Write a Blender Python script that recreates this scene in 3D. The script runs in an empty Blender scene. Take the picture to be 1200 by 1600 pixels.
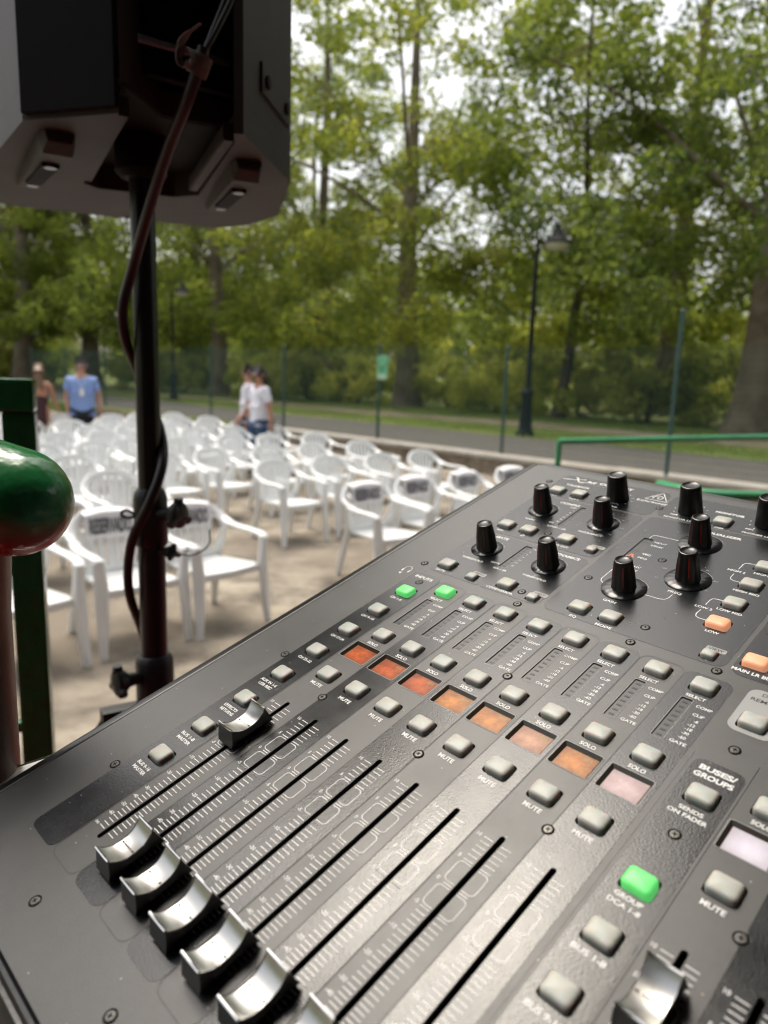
import bpy, bmesh, math, random
import numpy as np
from mathutils import Vector, Matrix
from mathutils.geometry import delaunay_2d_cdt
rnd = random.Random(7)
S = bpy.context.scene
COL = S.collection
rad = math.radians

# ------------------------------------------------------------------ camera, sky, sun, exposure
HCAM = 1.70
pitch, roll = rad(10.6), rad(-1.9)
fw = np.array([0, math.cos(pitch), -math.sin(pitch)])
dn = np.array([0, -math.sin(pitch), -math.cos(pitch)])
rt = np.array([1.0, 0, 0])
CR = math.cos(-roll) * rt - math.sin(-roll) * dn      # image right, in the world
CD = math.cos(-roll) * dn + math.sin(-roll) * rt      # image down, in the world
FPX = 1136.1
cam_data = bpy.data.cameras.new('camera')
cam = bpy.data.objects.new('camera', cam_data)
COL.objects.link(cam)
mw = Matrix(((CR[0], -CD[0], -fw[0], 0), (CR[1], -CD[1], -fw[1], 0), (CR[2], -CD[2], -fw[2], HCAM), (0, 0, 0, 1)))
cam.matrix_world = mw
cam_data.sensor_fit = 'VERTICAL'
cam_data.sensor_height = 36.0
cam_data.sensor_width = 27.0
cam_data.lens = FPX / 1600 * 36
cam_data.clip_start = 0.02
cam_data.clip_end = 2000
cam_data.dof.use_dof = True
cam_data.dof.focus_distance = 0.415
cam_data.dof.aperture_fstop = 8.0
S.camera = cam

SUN_EL, SUN_AZ = rad(66), rad(-26)            # azimuth measured from +Y towards +X: high in front of the camera, veiled
world = bpy.data.worlds.new('World')
S.world = world
world.use_nodes = True
wn = world.node_tree
wn.nodes.clear()
sky = wn.nodes.new('ShaderNodeTexSky')
sky.sky_type = 'NISHITA'
sky.sun_disc = False
sky.sun_elevation = SUN_EL
sky.sun_rotation = SUN_AZ
sky.air_density = 1.0
sky.dust_density = 6.0
sky.ozone_density = 1.0
hs = wn.nodes.new('ShaderNodeHueSaturation')
hs.inputs['Saturation'].default_value = 0.45
bgn = wn.nodes.new('ShaderNodeBackground')
bgn.inputs['Strength'].default_value = 0.15
won = wn.nodes.new('ShaderNodeOutputWorld')
wn.links.new(sky.outputs[0], hs.inputs['Color'])
wm_ = wn.nodes.new('ShaderNodeMix'); wm_.data_type = 'RGBA'; wm_.blend_type = 'MULTIPLY'
wm_.inputs['Factor'].default_value = 1.0; wm_.inputs['B'].default_value = (1.0, 0.985, 0.945, 1)   # thin warm veil of cloud
wn.links.new(hs.outputs[0], wm_.inputs['A'])
wn.links.new(wm_.outputs['Result'], bgn.inputs['Color'])
wn.links.new(bgn.outputs[0], won.inputs['Surface'])

sd = bpy.data.lights.new('sun', 'SUN')
sd.energy = 0.6
sd.angle = rad(20)
sd.color = (1.0, 0.90, 0.74)
sun = bpy.data.objects.new('sun', sd)
COL.objects.link(sun)
sdir = Vector((math.sin(SUN_AZ) * math.cos(SUN_EL), math.cos(SUN_AZ) * math.cos(SUN_EL), math.sin(SUN_EL)))
sun.rotation_euler = sdir.to_track_quat('Z', 'Y').to_euler()
sun.location = (0, 0, 30)

S.view_settings.view_transform = 'Standard'
S.view_settings.look = 'None'
S.view_settings.exposure = 1.02
S.view_settings.gamma = 1
S.view_settings.use_curve_mapping = False
S.cycles.use_denoising = True
S.cycles.pixel_filter_type = 'BLACKMAN_HARRIS'
S.cycles.filter_width = 1.1
S.cycles.max_bounces = 8
S.cycles.diffuse_bounces = 4
S.cycles.transmission_bounces = 6
S.cycles.caustics_reflective = False
S.cycles.caustics_refractive = False

# ------------------------------------------------------------------ materials
def mat(name, col, rough=0.6, metal=0.0, coat=0.0, spec=0.5, noise=None, bump=None, emis=None, coat_rough=0.1):
    """noise = (scale, amount[, colour2]); bump = (scale, strength, distance)"""
    m = bpy.data.materials.new(name)
    m.use_nodes = True
    nt = m.node_tree
    b = nt.nodes['Principled BSDF']
    b.inputs['Base Color'].default_value = (*col, 1)
    b.inputs['Roughness'].default_value = rough
    b.inputs['Metallic'].default_value = metal
    b.inputs['Coat Weight'].default_value = coat
    b.inputs['Coat Roughness'].default_value = coat_rough
    b.inputs['Specular IOR Level'].default_value = spec
    tc = nt.nodes.new('ShaderNodeTexCoord')
    if noise:
        n = nt.nodes.new('ShaderNodeTexNoise')
        n.inputs['Scale'].default_value = noise[0]
        n.inputs['Detail'].default_value = 6
        nt.links.new(tc.outputs['Object'], n.inputs['Vector'])
        r = nt.nodes.new('ShaderNodeValToRGB')
        c2 = noise[2] if len(noise) > 2 else tuple(c * (1 - noise[1]) for c in col)
        c1 = col if len(noise) > 2 else tuple(min(1, c * (1 + noise[1])) for c in col)
        r.color_ramp.elements[0].position = 0.35
        r.color_ramp.elements[1].position = 0.65
        r.color_ramp.elements[0].color = (*c2, 1)
        r.color_ramp.elements[1].color = (*c1, 1)
        nt.links.new(n.outputs['Fac'], r.inputs['Fac'])
        nt.links.new(r.outputs['Color'], b.inputs['Base Color'])
    if bump:
        n2 = nt.nodes.new('ShaderNodeTexNoise')
        n2.inputs['Scale'].default_value = bump[0]
        n2.inputs['Detail'].default_value = 3
        nt.links.new(tc.outputs['Object'], n2.inputs['Vector'])
        bp = nt.nodes.new('ShaderNodeBump')
        bp.inputs['Strength'].default_value = bump[1]
        bp.inputs['Distance'].default_value = bump[2]
        nt.links.new(n2.outputs['Fac'], bp.inputs['Height'])
        nt.links.new(bp.outputs['Normal'], b.inputs['Normal'])
        if coat:
            nt.links.new(bp.outputs['Normal'], b.inputs['Coat Normal'])
    if emis:
        b.inputs['Emission Color'].default_value = (*emis[0], 1)
        b.inputs['Emission Strength'].default_value = emis[1]
    return m

def leaf_mat(name, c1, c2, trans=0.45):
    m = bpy.data.materials.new(name)
    m.use_nodes = True
    nt = m.node_tree
    nt.nodes.clear()
    out = nt.nodes.new('ShaderNodeOutputMaterial')
    geo = nt.nodes.new('ShaderNodeNewGeometry')
    tc = nt.nodes.new('ShaderNodeTexCoord')
    no = nt.nodes.new('ShaderNodeTexNoise')
    no.inputs['Scale'].default_value = 0.45
    nt.links.new(tc.outputs['Object'], no.inputs['Vector'])
    ad = nt.nodes.new('ShaderNodeMath'); ad.operation = 'ADD'
    mu = nt.nodes.new('ShaderNodeMath'); mu.operation = 'MULTIPLY'; mu.inputs[1].default_value = 0.5
    nt.links.new(geo.outputs['Random Per Island'], mu.inputs[0])
    sb = nt.nodes.new('ShaderNodeMath'); sb.operation = 'SUBTRACT'; sb.inputs[1].default_value = 0.25
    nt.links.new(no.outputs['Fac'], sb.inputs[0])
    nt.links.new(mu.outputs[0], ad.inputs[0]); nt.links.new(sb.outputs[0], ad.inputs[1])
    r = nt.nodes.new('ShaderNodeValToRGB')
    r.color_ramp.elements[0].color = (*c1, 1)
    r.color_ramp.elements[0].position = 0.2
    r.color_ramp.elements[1].color = (*c2, 1)
    r.color_ramp.elements[1].position = 0.85
    nt.links.new(ad.outputs[0], r.inputs['Fac'])
    d = nt.nodes.new('ShaderNodeBsdfPrincipled')
    d.inputs['Roughness'].default_value = 0.5
    d.inputs['Specular IOR Level'].default_value = 0.35
    t = nt.nodes.new('ShaderNodeBsdfTranslucent')
    hsv = nt.nodes.new('ShaderNodeHueSaturation')
    hsv.inputs['Hue'].default_value = 0.478
    hsv.inputs['Saturation'].default_value = 1.0
    hsv.inputs['Value'].default_value = 3.4
    nt.links.new(r.outputs['Color'], d.inputs['Base Color'])
    nt.links.new(r.outputs['Color'], hsv.inputs['Color'])
    nt.links.new(hsv.outputs['Color'], t.inputs['Color'])
    mx = nt.nodes.new('ShaderNodeMixShader')
    mx.inputs['Fac'].default_value = trans
    nt.links.new(d.outputs[0], mx.inputs[1]); nt.links.new(t.outputs[0], mx.inputs[2])
    nt.links.new(mx.outputs[0], out.inputs['Surface'])
    return m

def ground_mat(name, c1, c2, c3, scale, bumpd, detail=8):
    m = bpy.data.materials.new(name)
    m.use_nodes = True
    nt = m.node_tree
    b = nt.nodes['Principled BSDF']
    b.inputs['Roughness'].default_value = 0.9
    b.inputs['Specular IOR Level'].default_value = 0.25
    tc = nt.nodes.new('ShaderNodeTexCoord')
    n = nt.nodes.new('ShaderNodeTexNoise'); n.inputs['Scale'].default_value = scale; n.inputs['Detail'].default_value = detail
    n.inputs['Roughness'].default_value = 0.65
    n2 = nt.nodes.new('ShaderNodeTexNoise'); n2.inputs['Scale'].default_value = scale * 0.28; n2.inputs['Detail'].default_value = 4
    nt.links.new(tc.outputs['Object'], n.inputs['Vector']); nt.links.new(tc.outputs['Object'], n2.inputs['Vector'])
    r = nt.nodes.new('ShaderNodeValToRGB')
    r.color_ramp.elements[0].position = 0.36; r.color_ramp.elements[0].color = (*c1, 1)
    r.color_ramp.elements[1].position = 0.62; r.color_ramp.elements[1].color = (*c2, 1)
    nt.links.new(n.outputs['Fac'], r.inputs['Fac'])
    mx = nt.nodes.new('ShaderNodeMix'); mx.data_type = 'RGBA'
    r2 = nt.nodes.new('ShaderNodeValToRGB')
    r2.color_ramp.elements[0].position = 0.45; r2.color_ramp.elements[1].position = 0.62
    nt.links.new(n2.outputs['Fac'], r2.inputs['Fac'])
    nt.links.new(r2.outputs['Color'], mx.inputs['Factor'])
    nt.links.new(r.outputs['Color'], mx.inputs['A'])
    mx.inputs['B'].default_value = (*c3, 1)
    nt.links.new(mx.outputs['Result'], b.inputs['Base Color'])
    bp = nt.nodes.new('ShaderNodeBump'); bp.inputs['Distance'].default_value = bumpd; bp.inputs['Strength'].default_value = 0.8
    nt.links.new(n.outputs['Fac'], bp.inputs['Height']); nt.links.new(bp.outputs['Normal'], b.inputs['Normal'])
    return m

M = {}
M['concrete'] = ground_mat('worn_concrete', (0.075, 0.062, 0.05), (0.35, 0.305, 0.24), (0.19, 0.16, 0.125), 2.0, 0.04, 12)
M['asphalt'] = ground_mat('path_asphalt', (0.085, 0.078, 0.07), (0.13, 0.12, 0.105), (0.10, 0.095, 0.085), 6, 0.004)
M['dirt'] = ground_mat('bare_dirt', (0.24, 0.19, 0.13), (0.38, 0.32, 0.23), (0.22, 0.20, 0.10), 2.0, 0.01)
M['lawn'] = ground_mat('lawn', (0.11, 0.16, 0.035), (0.19, 0.25, 0.06), (0.21, 0.20, 0.075), 1.1, 0.03)
M['grass'] = leaf_mat('grass_blades', (0.12, 0.18, 0.04), (0.21, 0.27, 0.075), 0.3)
M['wallstone'] = ground_mat('old_wall', (0.15, 0.115, 0.08), (0.34, 0.285, 0.215), (0.24, 0.19, 0.14), 2.5, 0.03)
M['coping'] = ground_mat('pale_coping', (0.38, 0.35, 0.30), (0.52, 0.49, 0.43), (0.44, 0.40, 0.34), 3, 0.008)
M['bouncefloor'] = mat('red_bounce_floor', (0.12, 0.008, 0.010), 0.5, noise=(3, 0.12))  # red chosen so the unseen floor bounces red light
M['darkboards'] = mat('dark_boards', (0.035, 0.03, 0.028), 0.8, noise=(2, 0.2))
M['blockerroof'] = mat('blocker_roof_boards', (0.05, 0.04, 0.035), 0.8, noise=(2, 0.2))
M['redpaint'] = mat('reflection_pillar_and_mouth_red', (0.62, 0.03, 0.02), 0.35, noise=(4, 0.1))
M['bark'] = ground_mat('plane_bark', (0.10, 0.075, 0.05), (0.20, 0.16, 0.115), (0.25, 0.215, 0.16), 1.5, 0.03)
M['barkdark'] = ground_mat('dark_bark', (0.04, 0.03, 0.02), (0.10, 0.078, 0.055), (0.07, 0.055, 0.04), 2.0, 0.03)
M['leafA'] = leaf_mat('plane_leaves', (0.045, 0.080, 0.012), (0.13, 0.165, 0.025), 0.55)
M['leafB'] = leaf_mat('deep_green_leaves', (0.032, 0.060, 0.012), (0.10, 0.135, 0.024), 0.5)
M['leafY'] = leaf_mat('yellowing_leaves', (0.050, 0.082, 0.012), (0.145, 0.165, 0.025), 0.55)
M['bushdark'] = leaf_mat('dark_shrub_leaves', (0.12, 0.15, 0.034), (0.23, 0.25, 0.06), 0.5)
M['bushlight'] = leaf_mat('fresh_shrub_leaves', (0.14, 0.18, 0.03), (0.30, 0.32, 0.06), 0.55)
M['plastic'] = mat('white_chair_plastic', (0.80, 0.81, 0.80), 0.35, coat=0.0, noise=(7, 0.03))
M['paper'] = mat('white_paper', (0.80, 0.79, 0.80), 0.7)
M['ink'] = mat('dark_ink', (0.035, 0.032, 0.045), 0.7)
M['fence'] = mat('green_fence_steel', (0.035, 0.085, 0.075), 0.45)
M['wire'] = mat('green_fence_wire', (0.03, 0.085, 0.078), 0.55)
M['rail'] = mat('mint_green_rail_paint', (0.05, 0.30, 0.13), 0.35, noise=(9, 0.1))
M['railgreen'] = mat('gloss_green_paint', (0.012, 0.15, 0.042), 0.26, coat=0.25, noise=(30, 0.12), bump=(38, 0.7, 0.004))
M['railred'] = mat('red_brown_post_paint', (0.12, 0.036, 0.014), 0.4, noise=(20, 0.25), bump=(60, 0.3, 0.002))
M['lampmetal'] = mat('black_lamp_iron', (0.006, 0.008, 0.010), 0.7, spec=0.25)
M['lampglass'] = mat('frosted_lamp_glass', (0.55, 0.54, 0.45), 0.3)
M['signgreen'] = mat('sign_green', (0.16, 0.48, 0.27), 0.4)
M['signpale'] = mat('sign_pale', (0.42, 0.58, 0.44), 0.4)
M['signdark'] = mat('sign_dark_green', (0.03, 0.20, 0.10), 0.4)
M['skin'] = mat('skin', (0.50, 0.27, 0.19), 0.5, noise=(30, 0.05))
M['tan'] = mat('tanned_skin', (0.40, 0.19, 0.11), 0.5, noise=(30, 0.05))
M['hairdark'] = mat('dark_hair', (0.018, 0.012, 0.010), 0.5, noise=(60, 0.3))
M['hairblond'] = mat('blond_hair', (0.17, 0.10, 0.055), 0.5, noise=(50, 0.3))
M['shirtwhite'] = mat('white_cotton', (0.74, 0.73, 0.80), 0.8, bump=(14, 0.5, 0.02))
M['shirtblue'] = mat('light_blue_cotton', (0.24, 0.35, 0.66), 0.8, bump=(14, 0.5, 0.02))
M['jeans'] = mat('blue_denim', (0.04, 0.085, 0.17), 0.85, noise=(10, 0.25))
M['darkcloth'] = mat('dark_trouser_cloth', (0.015, 0.016, 0.022), 0.85)
M['dress'] = mat('maroon_dress_cloth', (0.045, 0.014, 0.018), 0.8)
M['eyewhite'] = mat('eye_white', (0.7, 0.7, 0.7), 0.3)
M['bag'] = mat('black_bag_cloth', (0.012, 0.012, 0.014), 0.7)
M['speaker'] = mat('speaker_grey_cabinet', (0.045, 0.042, 0.038), 0.62, spec=0.3, noise=(14, 0.12), bump=(420, 0.4, 0.0012))
M['speakerblack'] = mat('notch_shade_black', (0.008, 0.008, 0.008), 0.75, spec=0.15, noise=(20, 0.15))
M['speakermetal'] = mat('satin_grey_steel', (0.28, 0.28, 0.30), 0.35, metal=0.9)
M['blackmetal'] = mat('black_stand_paint', (0.010, 0.010, 0.011), 0.32)
M['blackplastic'] = mat('black_knob_plastic', (0.014, 0.013, 0.013), 0.4)
M['cable'] = mat('black_red_cable_rubber', (0.014, 0.006, 0.006), 0.45)
M['velcro'] = mat('beige_velcro', (0.17, 0.155, 0.14), 0.9, noise=(150, 0.2))
M['alu'] = mat('aluminium_trim', (0.62, 0.60, 0.57), 0.35, metal=0.9, noise=(25, 0.1))
M['case'] = mat('black_case_laminate', (0.02, 0.02, 0.02), 0.6, noise=(700, 0.6, (0.075, 0.072, 0.07)))
M['blackvoid'] = mat('black_inside', (0.004, 0.004, 0.004), 0.9, spec=0.1)
# console
def plate_mat(name, c, rough, bscale, bdist, bstr, coat):
    m = mat(name, c, rough, coat=coat, coat_rough=0.22, bump=(bscale, bstr, bdist))
    nt = m.node_tree
    b = nt.nodes['Principled BSDF']
    tc = nt.nodes.new('ShaderNodeTexCoord')
    big = nt.nodes.new('ShaderNodeTexNoise'); big.inputs['Scale'].default_value = 22; big.inputs['Detail'].default_value = 7; big.inputs['Roughness'].default_value = 0.7
    vor = nt.nodes.new('ShaderNodeTexVoronoi'); vor.inputs['Scale'].default_value = 260
    nt.links.new(tc.outputs['Object'], big.inputs['Vector']); nt.links.new(tc.outputs['Object'], vor.inputs['Vector'])
    r = nt.nodes.new('ShaderNodeValToRGB')
    r.color_ramp.elements[0].position = 0.3; r.color_ramp.elements[0].color = (*[x * 0.74 for x in c], 1)
    r.color_ramp.elements[1].position = 0.72; r.color_ramp.elements[1].color = (*[x * 1.30 for x in c], 1)
    nt.links.new(big.outputs['Fac'], r.inputs['Fac'])
    # sparse dust specks
    lt = nt.nodes.new('ShaderNodeMath'); lt.operation = 'LESS_THAN'; lt.inputs[1].default_value = 0.09
    nt.links.new(vor.outputs['Distance'], lt.inputs[0])
    sp = nt.nodes.new('ShaderNodeSeparateColor'); nt.links.new(vor.outputs['Color'], sp.inputs[0])
    gt = nt.nodes.new('ShaderNodeMath'); gt.operation = 'GREATER_THAN'; gt.inputs[1].default_value = 0.90
    nt.links.new(sp.outputs[0], gt.inputs[0])
    mm = nt.nodes.new('ShaderNodeMath'); mm.operation = 'MULTIPLY'
    nt.links.new(lt.outputs[0], mm.inputs[0]); nt.links.new(gt.outputs[0], mm.inputs[1])
    mx = nt.nodes.new('ShaderNodeMix'); mx.data_type = 'RGBA'
    nt.links.new(mm.outputs[0], mx.inputs['Factor']); nt.links.new(r.outputs['Color'], mx.inputs['A'])
    mx.inputs['B'].default_value = (0.34, 0.32, 0.28, 1)
    nt.links.new(mx.outputs['Result'], b.inputs['Base Color'])
    rr = nt.nodes.new('ShaderNodeMapRange'); rr.inputs['To Min'].default_value = rough - 0.12; rr.inputs['To Max'].default_value = rough + 0.14
    nt.links.new(big.outputs['Fac'], rr.inputs['Value']); nt.links.new(rr.outputs[0], b.inputs['Roughness'])
    return m
M['plate'] = plate_mat('console_grey_plate', (0.046, 0.0455, 0.0445), 0.40, 1900, 0.0002, 0.3, 0.0)
M['plate'].node_tree.nodes['Principled BSDF'].inputs['Specular IOR Level'].default_value = 0.6
M['stripe'] = plate_mat('console_dark_lacquer', (0.013, 0.015, 0.017), 0.24, 1050, 0.00025, 0.3, 0.0)
M['cheek'] = mat('console_black_side', (0.010, 0.010, 0.010), 0.3, bump=(400, 0.2, 0.0005))
M['print'] = mat('white_print', (0.80, 0.80, 0.79), 0.5)
M['printgrey'] = mat('grey_print', (0.30, 0.30, 0.30), 0.5)
M['printdark'] = mat('dark_print', (0.03, 0.03, 0.03), 0.5)
M['tag'] = mat('light_grey_print', (0.33, 0.335, 0.33), 0.45)
M['printred'] = mat('lit_red_symbol', (0.7, 0.05, 0.02), 0.5, emis=((1.0, 0.10, 0.05), 0.8))
def btn_mat(name, top, side, em=0.0):
    m = mat(name, top, 0.42)
    nt = m.node_tree
    b = nt.nodes['Principled BSDF']
    b.inputs['Subsurface Weight'].default_value = 0.6
    b.inputs['Subsurface Scale'].default_value = 0.004
    n = nt.nodes.new('ShaderNodeTexNoise'); n.inputs['Scale'].default_value = 180; n.inputs['Detail'].default_value = 4
    tc = nt.nodes.new('ShaderNodeTexCoord'); nt.links.new(tc.outputs['Object'], n.inputs['Vector'])
    r = nt.nodes.new('ShaderNodeValToRGB')
    r.color_ramp.elements[0].color = (*side, 1); r.color_ramp.elements[1].color = (*top, 1)
    r.color_ramp.elements[0].position = 0.25; r.color_ramp.elements[1].position = 0.6
    nt.links.new(n.outputs['Fac'], r.inputs['Fac']); nt.links.new(r.outputs['Color'], b.inputs['Base Color'])
    if em:
        b.inputs['Emission Color'].default_value = (*top, 1)
        b.inputs['Emission Strength'].default_value = em
    return m
M['button'] = btn_mat('milky_silicone', (0.48, 0.505, 0.47), (0.43, 0.44, 0.385))
M['buttongreen'] = btn_mat('lit_green_silicone', (0.12, 0.62, 0.16), (0.10, 0.52, 0.10), 0.38)
M['buttonorange'] = btn_mat('lit_orange_silicone', (0.80, 0.36, 0.20), (0.70, 0.30, 0.16), 0.30)
M['knob'] = mat('black_rubber_knob', (0.010, 0.009, 0.009), 0.28)
M['skirt'] = mat('smoked_knob_collar', (0.02, 0.02, 0.022), 0.22, metal=0.3)
M['redglint'] = mat('painted_red_glint', (0.42, 0.02, 0.012), 0.4)  # colour of a red reflection, painted on
M['pointer'] = mat('brass_pointer', (0.45, 0.36, 0.22), 0.4)
M['capmetal'] = mat('satin_chrome', (0.52, 0.51, 0.485), 0.30, metal=1.0, bump=(300, 0.08, 0.0004))
M['caprim'] = mat('polished_rim', (0.82, 0.80, 0.76), 0.12, metal=1.0)
M['capside'] = mat('graphite_cap_side', (0.13, 0.128, 0.122), 0.34, metal=0.7)
M['capblack'] = mat('black_cap_skirt', (0.012, 0.012, 0.012), 0.35)
M['meter'] = mat('smoked_meter_window', (0.016, 0.016, 0.016), 0.3)
M['led'] = mat('unlit_led', (0.006, 0.006, 0.006), 0.5)
M['screw'] = mat('dark_screw_steel', (0.10, 0.096, 0.09), 0.38, metal=0.8)
M['bezel'] = mat('clear_bevel', (0.055, 0.048, 0.034), 0.14)
def lcd_mat(name, c1, c2, em):
    m = mat(name, c1, 0.30, spec=0.25)
    nt = m.node_tree; b = nt.nodes['Principled BSDF']
    n = nt.nodes.new('ShaderNodeTexNoise'); n.inputs['Scale'].default_value = 150; n.inputs['Detail'].default_value = 11; n.inputs['Roughness'].default_value = 0.78
    tc = nt.nodes.new('ShaderNodeTexCoord'); nt.links.new(tc.outputs['Object'], n.inputs['Vector'])
    r = nt.nodes.new('ShaderNodeValToRGB')
    r.color_ramp.elements[0].color = (*c2, 1); r.color_ramp.elements[1].color = (*c1, 1)
    r.color_ramp.elements[0].position = 0.36; r.color_ramp.elements[1].position = 0.66
    nt.links.new(n.outputs['Fac'], r.inputs['Fac']); nt.links.new(r.outputs['Color'], b.inputs['Base Color'])
    nt.links.new(r.outputs['Color'], b.inputs['Emission Color'])
    # one lamp behind the middle of the screen: the glow falls off towards the rim
    vs_ = nt.nodes.new('ShaderNodeVectorMath'); vs_.operation = 'DISTANCE'; vs_.inputs[1].default_value = (0.5, 0.46, 0.0)
    fl_ = nt.nodes.new('ShaderNodeVectorMath'); fl_.operation = 'MULTIPLY'; fl_.inputs[1].default_value = (1.0, 1.0, 0.0)
    nt.links.new(tc.outputs['Generated'], fl_.inputs[0]); nt.links.new(fl_.outputs[0], vs_.inputs[0])
    mr = nt.nodes.new('ShaderNodeMapRange'); mr.inputs['From Min'].default_value = 0.12; mr.inputs['From Max'].default_value = 0.58
    mr.inputs['To Min'].default_value = em * 1.5; mr.inputs['To Max'].default_value = em * 0.12
    nt.links.new(vs_.outputs['Value'], mr.inputs['Value']); nt.links.new(mr.outputs[0], b.inputs['Emission Strength'])
    return m
M['lcdred'] = lcd_mat('lcd_deep_orange', (0.36, 0.075, 0.010), (0.15, 0.022, 0.004), 0.50)
M['lcdorange'] = lcd_mat('lcd_amber', (0.36, 0.13, 0.014), (0.17, 0.048, 0.005), 0.48)
M['lcdpeach'] = lcd_mat('lcd_peach', (0.34, 0.17, 0.10), (0.22, 0.095, 0.05), 0.38)
M['lcdpink'] = lcd_mat('lcd_pale_pink', (0.46, 0.35, 0.36), (0.34, 0.23, 0.22), 0.22)
M['lcdwhite'] = lcd_mat('lcd_white', (0.58, 0.54, 0.60), (0.50, 0.46, 0.52), 0.2)
M['lcdink'] = mat('lcd_digit', (0.30, 0.22, 0.03), 0.4)

# ------------------------------------------------------------------ helpers
def link(name, me, m=None, parent=None, smooth=False):
    o = bpy.data.objects.new(name, me)
    COL.objects.link(o)
    if m is not None:
        me.materials.append(m)
    if smooth:
        me.shade_smooth()
    if parent is not None:
        o.parent = parent
    return o

def tag(o, label=None, cat=None, group=None, kind=None):
    if label: o['label'] = label
    if cat: o['category'] = cat
    if group: o['group'] = group
    if kind: o['kind'] = kind
    return o

def empty(name, loc, rz=0.0):
    o = bpy.data.objects.new(name, None)
    COL.objects.link(o)
    o.empty_display_size = 0.1
    o.location = loc
    o.rotation_euler = (0, 0, rz)
    return o

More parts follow.
